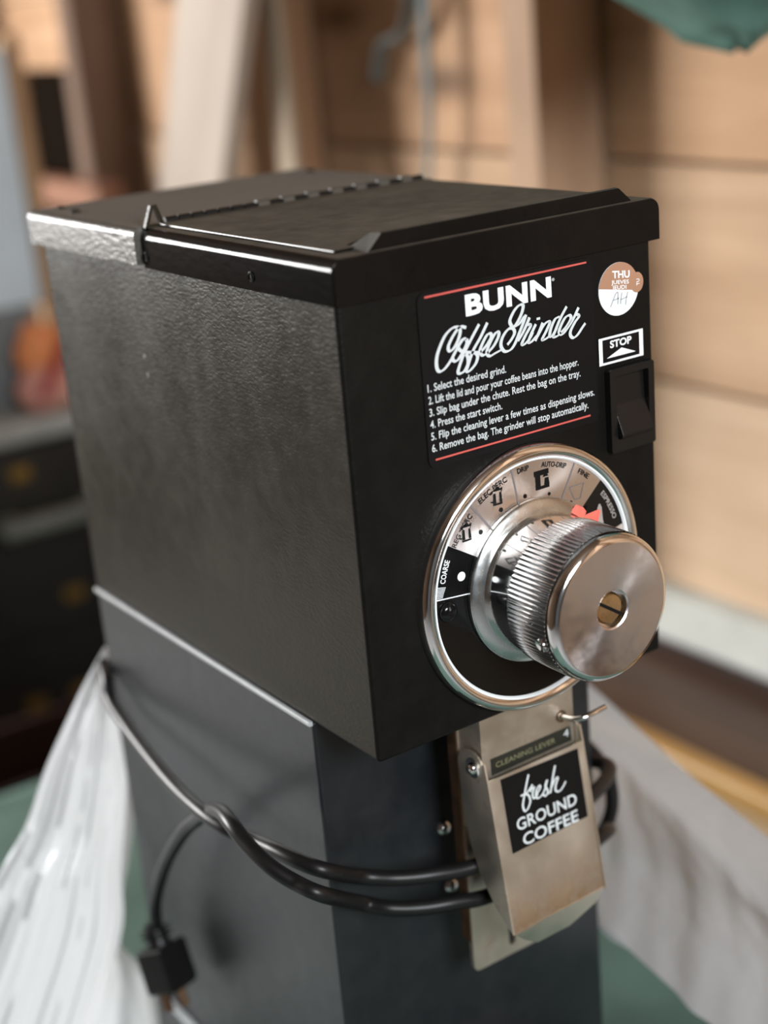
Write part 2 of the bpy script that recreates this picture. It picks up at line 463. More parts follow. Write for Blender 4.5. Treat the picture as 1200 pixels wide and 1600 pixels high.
box(bm, (-0.4, -3.2, FLOOR), (0.95, -3.12, 1.45)); box(bm, (-2.62, -3.2, 1.38), (-0.4, -3.12, 1.45))
fin('wall_behind', bm, M['shed_wood'], kind='structure')
bm = bmesh.new()
box(bm, (WX + 0.022, -3.2, FLOOR), (WX + 0.06, 3.4, 1.45))
wall = fin('wall_right', bm, M['gap'], kind='structure')
zs = [-0.306 + 0.236 * i for i in range(8)]
pm = ['plank_c', 'plank_b', 'plank_a', 'plank_a', 'plank_b', 'plank_a', 'plank_b', 'plank_a']
for i, z in enumerate(zs):
    top = min(z + 0.236 - 0.005, 1.449)
    if top - z < 0.03: continue
    segs = [(-3.1, -0.62), (-0.62, 1.87), (1.87, 3.38)] if i % 2 else [(-3.1, -1.2), (-1.2, 3.38)]
    for a, b in segs:
        bm = bmesh.new(); pr_ = 0.0045 * max(0, 2 - i)                       # the lower boards stand a little proud, their top edges catch light
        box(bm, (WX - pr_, a + 0.001, z + 0.001), (WX + 0.0225, b - 0.001, top + 0.002), 0.0015, 1)
        fin('plank', bm, M[pm[i]], wall)
struct('baseboard_right', (WX - 0.03, -3.1, -0.362), (WX + 0.022, 3.38, -0.3065), M['sill'])
struct('trim_1', (WX, -3.1, FLOOR), (WX + 0.022, 3.38, -0.362), M['concrete'])
for i, y in enumerate([0.693, 1.262, 1.86, 2.43, 0.12, -0.46, -1.03, -1.6, -2.2, -2.8]):
    if y == 0.12: continue
    bm = bmesh.new(); box(bm, (WX - 0.099, y, -0.306), (WX - 0.0095, y + 0.054, 1.449), 0.003, 1)
    fin('stud', bm, M['stud_shaded' if i == 2 else 'stud_warm' if i == 1 else 'stud'], wall)
bm = bmesh.new(); box(bm, (WX - 0.006, 2.035, -0.24), (WX, 2.40, 0.275), 0.001, 1)
fin('opening_shade_sheet', bm, M['opening_shade'], wall)  # black sheet painted in for the unlit depth of a wall opening
bm = bmesh.new(); box(bm, (WX - 0.135, 1.76, 0.055), (WX - 0.091, 2.7, 0.10), 0.003, 1)
fin('nailed_rail', bm, M['terracotta'], wall)

# ---- leaning lumber
def leaning(name, A, B, half, thick, mat, label, cat):
    """board from A (top) to B (bottom), width direction close to +y"""
    A, B = Vector(A), Vector(B); ax = (B - A).normalized()
    wd = Vector((0, 1, 0)); wd = (wd - ax * wd.dot(ax)).normalized(); nn = ax.cross(wd).normalized()
    bm = bmesh.new(); box(bm, (-half, -thick / 2, -(B - A).length / 2), (half, thick / 2, (B - A).length / 2), 0.003, 1)
    o = fin(name, bm, mat)
    o.matrix_world = Matrix((( wd.x, nn.x, ax.x, (A.x + B.x) / 2), (wd.y, nn.y, ax.y, (A.y + B.y) / 2), (wd.z, nn.z, ax.z, (A.z + B.z) / 2), (0, 0, 0, 1)))
    return tag(o, label, cat)
leaning('leaning_board', (0.6515, 1.0601, 0.80), (0.6017, 1.8818, -1.08), 0.086, 0.022, M['pale_board'],
        'wide pale planed board leaning in front of the wall studs', 'board')
leaning('leaning_lath', (0.694, 1.215, 0.72), (0.665, 1.118, -0.95), 0.021, 0.012, M['pale_strip'],
        'narrow yellowish lath leaning beside the wide pale board', 'lath')

# ---- strap hung on the wall
bm = bmesh.new()
tube(bm, [(0.775, 0.955, 0.62), (0.765, 0.968, 0.34), (0.765, 0.975, 0.21), (0.765, 0.995, 0.10), (0.77, 1.03, -0.02)], lambda t: 0.013 - 0.0075 * min(1, t * 1.6), 10, 10, flat=0.5)
tube(bm, [(0.765, 0.985, 0.37), (0.77, 1.02, 0.31), (0.775, 1.075, 0.295), (0.778, 1.10, 0.25)], 0.010, 8, 8, flat=0.5)
tag(fin('hanging_strap', bm, M['strap'], smooth=60), 'thin blue-grey webbing strap hanging against the wooden wall', 'strap')

# ---- green canvas sack hung near the wall
secs = [(0.290, 0.545, 0.268, 0.004, 0.006), (0.300, 0.545, 0.285, 0.018, 0.038), (0.315, 0.575, 0.30, 0.06, 0.062), (0.335, 0.60, 0.31, 0.10, 0.10),
        (0.39, 0.61, 0.31, 0.125, 0.19), (0.50, 0.60, 0.31, 0.14, 0.25), (0.68, 0.60, 0.31, 0.14, 0.26), (0.86, 0.58, 0.31, 0.09, 0.2), (0.98, 0.58, 0.31, 0.03, 0.06), (1.02, 0.58, 0.31, 0.02, 0.035)]
bm = bmesh.new(); rows = []
for z, cx, cy, ax_, ay in secs:
    row = []
    for k in range(40):
        a = 2 * PI * k / 40
        w = 1 + 0.10 * math.cos(3 * a + 0.6) + 0.06 * math.sin(7 * a + z * 9)
        row.append(Vector((cx + ax_ * math.cos(a) * w, cy + ay * math.sin(a) * w, z + 0.006 + 0.006 * math.sin(2 * a + 1))))
    row.append(row[0].copy()); rows.append(row)
fine = []
for j in range(len(rows) - 1):
    for t in range(4): fine.append([a.lerp(b, t / 4) for a, b in zip(rows[j], rows[j + 1])])
fine.append(rows[-1])
V = [[bm.verts.new(p) for p in r[:-1]] for r in fine]
for A, B in zip(V, V[1:]):
    for k in range(40): bm.faces.new((A[k], A[(k + 1) % 40], B[(k + 1) % 40], B[k]))
bm.faces.new(V[0]); bm.faces.new(V[-1])
sack = empty('canvas_sack', (0.58, 0.31, 1.0))
tag(sack, 'green canvas sack hanging from the ceiling near the wooden wall', 'sack')
o = fin('sack_body', bm, M['sack'], sack, 75); o.location = (-0.58, -0.31, -1.0)
bm = bmesh.new(); tube(bm, [(0.58, 0.31, 1.0), (0.582, 0.31, 1.2), (0.58, 0.31, 1.452)], 0.006, 8, 4)
o = fin('sack_cord', bm, M['strap'], sack, 60); o.location = (-0.58, -0.31, -1.0)

# ---- bench along the wall
bench = empty('wall_bench', (0.70, 0.3, FLOOR))
tag(bench, 'dark brown wall bench with golden varnished front edge below the pale sill', 'bench')
def part(name, bm, mat, parent, smooth=None):
    o = fin(name, bm, mat, parent, smooth); o.location = -Vector(parent.location) if parent.parent is None else (0, 0, 0)
    return o
bm = bmesh.new(); box(bm, (0.635, -1.4, -0.415), (0.799, 1.2, -0.385), 0.001, 1); part('bench_top', bm, M['dark_wood'], bench)
bm = bmesh.new(); box(bm, (0.606, -1.4, -0.412), (0.6345, 1.2, -0.384), 0.009, 4); part('front_edge', bm, M['gold_wood'], bench, 40)
bm = bmesh.new(); box(bm, (0.640, -1.4, -0.60), (0.655, 1.2, -0.4155), 0.001, 1); part('front_panel', bm, M['tan_wood'], bench)
for y in (-1.35, -0.1, 1.12):
    bm = bmesh.new(); box(bm, (0.66, y, FLOOR), (0.72, y + 0.06, -0.4155), 0.003, 1); part('leg', bm, M['dark_wood'], bench)

# ---- black cabinet, far left
cab = empty('tool_cabinet', (0.47, 1.85, FLOOR))
tag(cab, 'black tool cabinet with worn grey top and grey rail beyond the grinder', 'cabinet')
bm = bmesh.new(); box(bm, (0.18, 1.715, FLOOR), (0.572, 2.03, -0.272), 0.004, 2); part('cabinet_body', bm, M['cabinet'], cab)
bm = bmesh.new(); box(bm, (0.17, 1.695, -0.2718), (0.578, 2.035, -0.236), 0.008, 3); part('cabinet_top', bm, M['cabinet_top'], cab, 40)
for z0, z1 in ((-0.395, -0.285), (-0.60, -0.445), (-0.78, -0.61), (-1.02, -0.79)):
    bm = bmesh.new(); box(bm, (0.192, 1.703, z0), (0.56, 1.7148, z1), 0.003, 2)
    d = part('drawer', bm, M['cabinet'], cab)
    for x in ((0.437,) if z0 > -0.4 else (0.495, 0.24) if z0 > -0.7 else (0.40, 0.48)):
        bm = bmesh.new(); zc = (z0 + z1) / 2 + (0.02 if z0 > -0.4 else -0.02)
        box(bm, (x - 0.018, 1.6965, zc - 0.012), (x + 0.018, 1.7028, zc + 0.012), 0.003, 2)
        h = fin('drawer_pull', bm, M['old_brass'], d, 40)
bm = bmesh.new(); tube(bm, [(0.392, 1.69, -0.405), (0.45, 1.682, -0.402), (0.52, 1.682, -0.402), (0.555, 1.69, -0.402)], 0.016, 14, 8)
box(bm, (0.385, 1.69, -0.412), (0.42, 1.7145, -0.385), 0.005, 2); box(bm, (0.525, 1.69, -0.412), (0.55, 1.7145, -0.385), 0.005, 2)
part('rail', bm, M['rail_grey'], cab, 50)

# framed panel standing on the cabinet
pan = empty('framed_panel', (0.40, 1.80, -0.236))
tag(pan, 'pale blue-grey panel in a tan wooden frame standing on the black cabinet', 'panel')
bm = bmesh.new(); box(bm, (0.26, 1.795, -0.075), (0.5555, 1.812, 0.325), 0.003, 1); part('panel_face', bm, M['panel_blue'], pan)
bm = bmesh.new(); box(bm, (0.26, 1.790, -0.236), (0.535, 1.812, -0.0755), 0.003, 1); part('panel_base', bm, M['panel_grey'], pan)
bm = bmesh.new(); box(bm, (0.556, 1.786, -0.236), (0.583, 1.822, 0.345), 0.004, 1); part('frame_side', bm, M['frame_tan'], pan)

# rag bundle on the cabinet
def blob(c, s, amp, seed, seg=28):
    bm = bmesh.new(); bmesh.ops.create_uvsphere(bm, u_segments=seg, v_segments=seg // 2, radius=1)
    for v in bm.verts:
        n = mnoise.noise(v.co * 1.7 + Vector((seed, 0, 0))) * amp + mnoise.noise(v.co * 4 + Vector((0, seed, 0))) * amp * 0.5
        d = v.co * (1 + n); d.z = max(d.z, -0.82)
        v.co = Vector((c[0] + d.x * s[0], c[1] + d.y * s[1], c[2] + d.z * s[2]))
    return bm
rag = empty('rag_bundle', (0.515, 1.745, -0.236))
tag(rag, 'orange and dark red rag bundle lying on the black cabinet top', 'rags')
part('orange_rag', blob((0.52, 1.742, -0.14), (0.042, 0.028, 0.048), 0.2, 2), M['orange_cloth'], rag, 70)
part('pink_rag', blob((0.515, 1.738, -0.199), (0.046, 0.032, 0.045), 0.2, 5), M['pink_cloth'], rag, 70)
bm = bmesh.new(); tube(bm, [(0.495, 1.704, -0.205), (0.515, 1.700, -0.175), (0.535, 1.702, -0.145), (0.555, 1.712, -0.115)], 0.013, 10, 6, flat=0.6)
part('red_rag', bm, M['red_cloth'], rag, 60)

# dark red crate, low at the left
crate = empty('red_crate', (0.24, 1.35, FLOOR))
tag(crate, 'low dark red wooden crate on the floor before the black cabinet', 'crate')
for k in range(4):
    bm = bmesh.new(); z = -1.05 + k * 0.105; box(bm, (0.02, 1.16, z), (0.46, 1.175, z + 0.095), 0.003, 1); part('slat', bm, M['red_wood'], crate)
    bm = bmesh.new(); box(bm, (0.02, 1.5, z), (0.46, 1.515, z + 0.095), 0.003, 1); part('slat', bm, M['red_wood'], crate)
for x in (0.02, 0.445):
    bm = bmesh.new(); box(bm, (x, 1.1755, FLOOR), (x + 0.015, 1.4995, -0.645), 0.003, 1); part('end_board', bm, M['red_wood'], crate)

# ---- table and tarp under the grinder
TT = -0.449
table = empty('work_table', (0.1, 0.25, FLOOR))
tag(table, 'wooden work table under the green tarp', 'table')
bm = bmesh.new(); box(bm, (-0.38, -0.42, TT - 0.035), (0.52, 0.93, TT), 0.003, 1); part('table_top', bm, M['tan_wood'], table)
for x in (-0.34, 0.43):
    for y in (-0.38, 0.84):
        bm = bmesh.new(); box(bm, (x, y, FLOOR), (x + 0.05, y + 0.05, TT - 0.0355), 0.003, 1); part('leg', bm, M['tan_wood'], table)
bm = bmesh.new(); rows = []
for j in range(90):
    y = -0.50 + 1.52 * j / 89; row = []
    for i in range(70):
        x = -0.46 + 1.06 * i / 69
        z = TT + 0.003 + 0.004 * abs(mnoise.noise(Vector((x * 7, y * 7, 1)))) + 0.002 * abs(mnoise.noise(Vector((x * 22, y * 22, 4))))
        ox = max(-0.385 - x, x - 0.525, 0); oy = max(-0.425 - y, y - 0.935, 0)
        if 0 <= x + 0.02 <= 0.24 and -0.1 < y < 0.36: z = TT + 0.002
        X_ = min(max(x, -0.387), 0.527); Y_ = min(max(y, -0.427), 0.937)
        f = max(ox, oy) * 2.6
        row.append(Vector((X_ + (0.012 * math.sin(y * 40) * min(1, f * 8) if ox else 0) + (0.012 * (1 if x > 0 else -1) if ox else 0), Y_ + (0.012 * math.sin(x * 40) * min(1, f * 8) if oy else 0) + (0.012 * (1 if y > 0 else -1) if oy else 0), z - f)))
    rows.append(row)
grid(bm, rows)
tag(fin('green_tarp', bm, M['tarp'], smooth=80), 'dull green tarp spread over the table under the coffee grinder', 'tarp')

# ================================================================== coffee grinder
W, D, H, REC = 0.19, 0.3323, 0.2464, 0.0614
BASE = TT + 0.0045
G = empty('coffee_grinder', (0.095, 0.16, BASE))
tag(G, 'black coffee grinder with chrome dial and steel chute, standing in a white bag', 'grinder')
def gp(name, bm, mat, smooth=None, parent=None, normals=True):
    o = fin(name, bm, mat, parent or G, smooth, normals=normals)
    if parent is None: o.location = -Vector(G.location)
    return o
def front(y): return lambda a, b: Vector((a, y, b))

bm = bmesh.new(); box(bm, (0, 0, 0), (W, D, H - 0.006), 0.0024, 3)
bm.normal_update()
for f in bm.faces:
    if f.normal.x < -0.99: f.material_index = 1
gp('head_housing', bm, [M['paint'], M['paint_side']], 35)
bm = bmesh.new(); box(bm, (0.0, REC, -0.3115), (W, D, 0.0), 0.0022, 3)
gp('column', bm, M['paint_column'], 35)
bm = bmesh.new(); box(bm, (-0.0020, REC + 0.0005, -0.0024), (0.0006, D - 0.0002, 0.0004), 0.0006, 2)
gp('seam_strip', bm, M['seam'])
bm = bmesh.new(); box(bm, (-0.004, -0.05, -0.4425), (W + 0.004, D + 0.003, -0.3115), 0.004, 3)
gp('base', bm, M['paint_column'], 35)
bm = bmesh.new(); box(bm, (-0.0060, REC, -0.3132), (-0.001, D + 0.002, -0.3105), 0.0006, 2)
gp('seam_strip', bm, M['seam'])
for x in (0.015, 0.165):
    for y in (-0.03, 0.30):
        bm = bmesh.new(); lathe(bm, [(0, -0.4445), (0.009, -0.4445), (0.011, -0.4415), (0, -0.4415)], 20)
        o = gp('foot', bm, M['black_rubber'], 40); o.location += Vector((x, y, 0))

# lid: front half
def hood(x0, x1, zt, zb, r):
    p = [(x0, zb)]
    for k in range(7):
        a = PI - (PI / 2) * k / 6; p.append((x0 + r + r * math.cos(a), zt - r + r * math.sin(a)))
    for k in range(7):
        a = PI / 2 - (PI / 2) * k / 6; p.append((x1 - r + r * math.cos(a), zt - r + r * math.sin(a)))
    p.append((x1, zb)); return p
bm = bmesh.new(); prism(bm, hood(-0.0016, 0.1952, 0.2477, 0.2266, 0.0062), 'y', -0.002, 0.1872)
es = [e for e in bm.edges if all(abs(v.co.y + 0.002) < 1e-6 for v in e.verts) and min(v.co.z for v in e.verts) > 0.2267 or (all(abs(v.co.y + 0.002) < 1e-6 for v in e.verts) and abs(e.verts[0].co.x - e.verts[1].co.x) < 1e-6)]
bmesh.ops.bevel(bm, geom=es, offset=0.0012, segments=2, profile=0.5, affect='EDGES')
lid = gp('front_lid', bm, M['paint_lid'], 35)
bm = bmesh.new(); box(bm, (0.0085, 0.011, 0.2472), (0.1845, 0.1855, 0.2492), 0.0007, 2)
gp('lid_panel', bm, M['paint_lid'], 35)
bm = bmesh.new()                                          # raised lip along the front of the lid
lipA = [(0.020, 0.0012, 0.2476), (0.1795, 0.0012, 0.2476), (0.1795, 0.020, 0.2490), (0.020, 0.020, 0.2490)]
lipB = [(0.0275, 0.0016, 0.2548), (0.1715, 0.0016, 0.2548), (0.1715, 0.0045, 0.2552), (0.0275, 0.0045, 0.2552)]
A_ = [bm.verts.new(p) for p in lipA]; B_ = [bm.verts.new(p) for p in lipB]
bm.faces.new(A_[::-1]); bm.faces.new(B_)
for k in range(4): bm.faces.new((A_[k], A_[(k + 1) % 4], B_[(k + 1) % 4], B_[k]))
bmesh.ops.bevel(bm, geom=list(bm.edges), offset=0.0006, segments=2, profile=0.5, affect='EDGES')
gp('lid_lip', bm, M['paint_lid'], 35)
bm = bmesh.new()
A_ = [bm.verts.new(p) for p in [(0.0185, 0.0008, 0.2477), (0.0268, 0.0008, 0.2554), (0.0268, 0.0085, 0.2545), (0.0185, 0.0155, 0.2484)]]
bm.faces.new(A_); r_ = bmesh.ops.extrude_face_region(bm, geom=list(bm.faces))
for g in r_['geom']:
    if isinstance(g, bmesh.types.BMVert): g.co += Vector((0.0006, 0, -0.0008))
o = gp('lit_lip_end', bm, M['worn_and_lit_edge'])  # lit bevel of the lip, its brightness painted as a grey facet
# rear cover
bm = bmesh.new(); prism(bm, hood(-0.0052, 0.1962, 0.2482, 0.2284, 0.0045), 'y', 0.1890, 0.3372)
gp('rear_cover', bm, M['paint_cover'], 35)
# hinge: staggered knuckles
bm = bmesh.new()
box(bm, (0.012, 0.1862, 0.2455), (0.186, 0.1905, 0.2484), 0.0003, 1)
gp('hinge_leaf', bm, M['paint_lid'], 40)
nk = 21
for odd in (0, 1):                                       # dark knuckles, and between them the greyer ones away from the loop
    bm = bmesh.new()
    for k in range(nk):
        if odd != int(k % 2 == 1 and k > 6): continue
        x0 = 0.014 + (0.186 - 0.014) * k / nk; x1 = x0 + (0.172 / nk) * 0.9
        r_ = 0.0030 if odd else 0.0022
        rows = []
        for x in (x0, x1):
            rows.append([bm.verts.new((x, 0.1883 + r_ * math.cos(2 * PI * i / 12), 0.2494 + r_ * math.sin(2 * PI * i / 12))) for i in range(12)])
        for i in range(12): bm.faces.new((rows[0][i], rows[0][(i + 1) % 12], rows[1][(i + 1) % 12], rows[1][i]))
        bm.faces.new(rows[0][::-1]); bm.faces.new(rows[1])
    o = gp('hinge_knuckles', bm, M['paint_cover'] if odd else M['black_plastic'], 40); o['kind'] = 'stuff'
# triangular lifting loop at the hinge end
bm = bmesh.new()
tri = [(0.0005, 0.2475), (0.0128, 0.2475), (0.0088, 0.2590), (0.0052, 0.2590)]
hole = [(0.0033, 0.2492), (0.0100, 0.2492), (0.0075, 0.2570), (0.0062, 0.2570)]
prism(bm, tri, 'y', 0.1848, 0.1878, [hole])
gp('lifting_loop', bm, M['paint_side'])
for x, y in ((0.0079, 0.2935), (0.1845, 0.3125), (0.1835, 0.1975), (0.012, 0.325)):
    bm = bmesh.new(); lathe(bm, [(0.0032, 0), (0.0030, 0.0008), (0.0018, 0.0016), (0, 0.0018)], 16)
    o = gp('rivet', bm, M['paint_lid'], 60); o.location += Vector((x, y, 0.2481))
for y, z in ((0.1835, 0.2331), (0.0705, 0.2335)):
    bm = bmesh.new(); lathe(bm, [(0.0026, 0), (0.0026, 0.0006), (0.0018, 0.0011), (0.0012, 0.0004), (0, 0.0004)], 16)
    o = gp('skirt_screw', bm, M['black_plastic'], 40); o.location += Vector((-0.0016, y, z)); o.rotation_euler = (0, -PI / 2, 0)
# pale chips in the paint
for pts in ([(0.205, 0.176), (0.208, 0.176), (0.2075, 0.1735), (0.2055, 0.174)], [(0.204, 0.1655), (0.2068, 0.166), (0.2065, 0.1625), (0.2045, 0.163)],
            [(0.303, 0.219), (0.3045, 0.219), (0.3045, 0.2172), (0.303, 0.2174)]):
    bm = bmesh.new(); bm.faces.new([bm.verts.new((-0.00015, a, b)) for a, b in pts])
    gp('paint_chip', bm, M['worn_and_lit_edge'])

# name plate
F0 = front(-0.00095)
bm = bmesh.new(); prism(bm, rpoly(0.0430, 0.1408, 0.1500, 0.2247, 0.0042), 'y', -0.0008, 0.0004)
plate = gp('name_plate', bm, M['plate'])
def sub(name, bm, mat, parent, smooth=None):
    for f in bm.faces: f.normal_update()
    o = fin(name, bm, mat, parent, smooth, normals=False); return o
def facing(bm):
    for f in list(bm.faces):
        f.normal_update()
        if f.normal.y > 0: f.normal_flip()
bm = bmesh.new()
text(bm, 'BUNN', 0.0703, 0.2100, 0.1228, 0.0090, F0, bold=0.042, space=1.06)
text(bm, '®', 0.1234, 0.2170, 0.1250, 0.0014, F0)
facing(bm); sub('lettering', bm, M['white_print'], plate)
SCRIPT = [[[0.0699,0.2043],[0.0669,0.2053],[0.0646,0.2043],[0.061,0.2007],[0.0588,0.1972],[0.0595,0.1951],[0.062,0.1961],[0.0649,0.1996],[0.0663,0.2032],[0.0653,0.2053],[0.0617,0.2055],[0.0571,0.2025],[0.0531,0.1966],[0.0515,0.1923],[0.0515,0.1883],[0.0531,0.1866],[0.0562,0.1876],[0.06,0.1909],[0.0639,0.1955],[0.0673,0.1988],[0.0696,0.199]],[[0.0696,0.199],[0.0671,0.199],[0.0634,0.1949],[0.0609,0.1918],[0.0616,0.1899],[0.0639,0.1901],[0.0672,0.1934],[0.0697,0.1969],[0.0696,0.199]],[[0.0636,0.1977],[0.0651,0.1947],[0.0677,0.1931],[0.072,0.192],[0.0773,0.191]],[[0.0776,0.2045],[0.0725,0.1985],[0.0676,0.1923],[0.0644,0.1868],[0.0634,0.1841],[0.0647,0.1833],[0.0671,0.184],[0.0694,0.1868],[0.0697,0.19],[0.0685,0.1924]],[[0.0825,0.2043],[0.0779,0.1982],[0.073,0.1926],[0.0694,0.1861],[0.0684,0.1838],[0.0701,0.1834],[0.0738,0.1859],[0.0754,0.1889],[0.0746,0.191],[0.072,0.192]],[[0.0773,0.191],[0.0811,0.1936],[0.0842,0.1969],[0.0838,0.1988],[0.0815,0.1982],[0.0782,0.1941],[0.077,0.1913],[0.0785,0.1893],[0.0813,0.1897]],[[0.0813,0.1897],[0.0856,0.1927],[0.0886,0.1965],[0.0887,0.1986],[0.0864,0.198],[0.0825,0.1933],[0.0811,0.1899],[0.0827,0.1881],[0.086,0.1888],[0.0899,0.1897]],[[0.0937,0.1914],[0.0966,0.1938],[0.0985,0.1964],[0.0974,0.1987],[0.0939,0.1983],[0.0907,0.1951],[0.0898,0.1915],[0.0918,0.1886],[0.0953,0.1886],[0.0982,0.1909],[0.1014,0.1958],[0.1043,0.2004],[0.1061,0.2038]],[[0.097,0.1996],[0.096,0.2027],[0.0989,0.2069],[0.1023,0.2091],[0.1046,0.2084],[0.1031,0.2044],[0.0994,0.2002],[0.0961,0.1994],[0.0928,0.1978]],[[0.0961,0.1994],[0.101,0.1999],[0.1051,0.2032]],[[0.1002,0.192],[0.1037,0.1957],[0.107,0.2003],[0.1081,0.2021]],[[0.106,0.199],[0.1085,0.198],[0.1052,0.194],[0.1026,0.1903],[0.1042,0.1897],[0.1074,0.1917],[0.1097,0.1946]],[[0.1118,0.1981],[0.1085,0.1937],[0.1067,0.1904],[0.1085,0.19],[0.1119,0.1923]],[[0.1124,0.2005],[0.1146,0.2005]],[[0.1161,0.198],[0.1137,0.1942],[0.1108,0.19]],[[0.1123,0.1919],[0.1159,0.196],[0.1187,0.1978],[0.1205,0.1973],[0.1182,0.1937],[0.1153,0.19],[0.1174,0.1897],[0.1206,0.191]],[[0.1269,0.1991],[0.1239,0.1982],[0.1211,0.1943],[0.1201,0.1908],[0.1218,0.1906],[0.1249,0.1939]],[[0.1317,0.2032],[0.1275,0.1983],[0.1238,0.1927],[0.1223,0.1901],[0.1241,0.1896],[0.1271,0.1905]],[[0.1266,0.1906],[0.1311,0.1935],[0.134,0.1967],[0.1333,0.1985],[0.1304,0.1978],[0.1273,0.1942],[0.1261,0.1913],[0.128,0.19],[0.1313,0.1922],[0.1354,0.1961],[0.1393,0.2013]],[[0.137,0.1986],[0.1393,0.197],[0.1365,0.1944],[0.1336,0.1908],[0.1333,0.1884],[0.1351,0.1869],[0.1379,0.1879],[0.1412,0.1909],[0.1433,0.1927]]]
bm = bmesh.new()
for k, st in enumerate(SCRIPT): ribbon(bm, st, lambda a: 0.0009 + 0.0011 * abs(math.sin(a - 0.25)), front(-0.00095 - 0.00002 * k))
facing(bm); sub('script_lettering', bm, M['grey_print'], plate)
bm = bmesh.new()
LN = [('1. Select the desired grind.', 0.0921), ('2. Lift the lid and pour your coffee beans into the hopper.', 0.1380), ('3. Slip bag under the chute. Rest the bag on the tray.', 0.1390),
      ('4. Press the start switch.', 0.0884), ('5. Flip the cleaning lever a few times as dispensing slows.', 0.1477), ('6. Remove the bag. The grinder will stop automatically.', 0.1433)]
for k, (s, x1) in enumerate(LN): text(bm, s, 0.0452, 0.1781 - 0.00582 * k, x1, 0.0036, F0, bold=0.012)
facing(bm); sub('small_lettering', bm, M['grey_print'], plate)
for z, x0, x1 in ((0.2225, 0.0473, 0.1458), (0.1449, 0.0468, 0.1445)):
    bm = bmesh.new(); poly(bm, [(x0, z - 0.00045), (x1, z - 0.00045), (x1, z + 0.00045), (x0, z + 0.00045)], F0)
    facing(bm); sub('red_line', bm, M['red_print'], plate)

# day sticker
cx, cz, rr = 0.1670, 0.2056, 0.0134
bm = bmesh.new()
out = [(cx + rr * math.cos(a), cz + rr * math.sin(a)) for a in [2 * PI * k / 64 for k in range(64)]]
prism(bm, out, 'y', -0.00045, 0.0002)
st = gp('day_sticker', bm, M['white_paper']); st['label'] = 'round sticker, brown above and white below'
FS = front(-0.0006)
a0, a1 = math.radians(-12), math.radians(171)
bm = bmesh.new()
poly(bm, [(cx + rr * math.cos(a0 + (a1 - a0) * k / 40), cz + rr * math.sin(a0 + (a1 - a0) * k / 40)) for k in range(41)], FS)
poly(bm, [(cx + 0.0124 + 0.0044 * math.cos(a), cz + 0.0013 + 0.0052 * math.sin(a)) for a in [2 * PI * k / 24 for k in range(24)]], front(-0.00058))
facing(bm); sub('brown_half', bm, M['brown_print'], st)
FT = front(-0.0007)
bm = bmesh.new()
text(bm, 'THU', 0.1628, 0.2118, 0.1745, 0.0034, lambda a, b: FT(a, b - (a - 0.1628) * 0.13), bold=0.03)
text(bm, 'JUEVES', 0.1620, 0.2088, 0.1738, 0.0019, lambda a, b: FT(a, b - (a - 0.162) * 0.13), bold=0.01)
text(bm, 'JEUDI', 0.1625, 0.2062, 0.1720, 0.0019, lambda a, b: FT(a, b - (a - 0.162) * 0.13), bold=0.01)
text(bm, 'TU', 0.1783, 0.2060, 0.1816, 0.0020, lambda a, b: Vector((0.1800 - (b - 0.2070), -0.0007, 0.2070 + (a - 0.180))), bold=0.01)
facing(bm); sub('lettering', bm, M['white_print'], st)
bm = bmesh.new()
for s_ in ([(0.1610, 0.1975), (0.1628, 0.2005), (0.1648, 0.2036), (0.1662, 0.2040), (0.1662, 0.2010), (0.1660, 0.1980)], [(0.1632, 0.2005), (0.1668, 0.2010)],
           [(0.1690, 0.2035), (0.1682, 0.2005), (0.1678, 0.1978)], [(0.1730, 0.2032), (0.1718, 0.2000), (0.1712, 0.1968)], [(0.1682, 0.2000), (0.1724, 0.2008)]):
    ribbon(bm, s_, lambda a: 0.0006, FT)
facing(bm); sub('pen_writing', bm, M['pen'], st)

# stop label
bm = bmesh.new(); prism(bm, [(0.1522, 0.1686), (0.1824, 0.1686), (0.1824, 0.1826), (0.1522, 0.1826)], 'y', -0.0005, 0.0002)
sl = gp('stop_label', bm, M['plate'])
bm = bmesh.new(); x0, z0, x1, z1 = 0.1522, 0.1686, 0.1824, 0.1826
for q in ([(x0, z0), (x1, z0), (x1, z0 + 0.0011), (x0, z0 + 0.0011)], [(x0, z1 - 0.0011), (x1, z1 - 0.0011), (x1, z1), (x0, z1)],
          [(x0, z0 + 0.0011), (x0 + 0.0024, z0 + 0.0011), (x0 + 0.0024, z1 - 0.0011), (x0, z1 - 0.0011)], [(x1 - 0.0026, z0 + 0.0011), (x1, z0 + 0.0011), (x1, z1 - 0.0011), (x1 - 0.0026, z1 - 0.0011)],
          [(0.1573, 0.1717), (0.1772, 0.1717), (0.1675, 0.1755)]): poly(bm, q, FS)
text(bm, 'STOP', 0.1597, 0.1767, 0.1745, 0.0035, FS, bold=0.03)
facing(bm); sub('lettering', bm, M['white_print'], sl)

# power switch
bm = bmesh.new(); prism(bm, rpoly(0.1556, 0.1222, 0.1862, 0.1662, 0.0015), 'y', -0.0042, 0.0005, [rpoly(0.1598, 0.1290, 0.1822, 0.1625, 0.001)])
sw = gp('power_switch', bm, M['black_plastic'])
bm = bmesh.new()
prof = [(0.0003, 0.1294), (-0.0075, 0.1300), (-0.0078, 0.1316), (-0.0015, 0.1465), (-0.0008, 0.1605), (-0.0012, 0.1620), (0.0003, 0.1621)]
prism(bm, prof, 'x', 0.1602, 0.1818)
bmesh.ops.bevel(bm, geom=list(bm.edges), offset=0.0005, segments=2, profile=0.5, affect='EDGES')
sub('rocker', bm, M['black_plastic'], sw, 40)

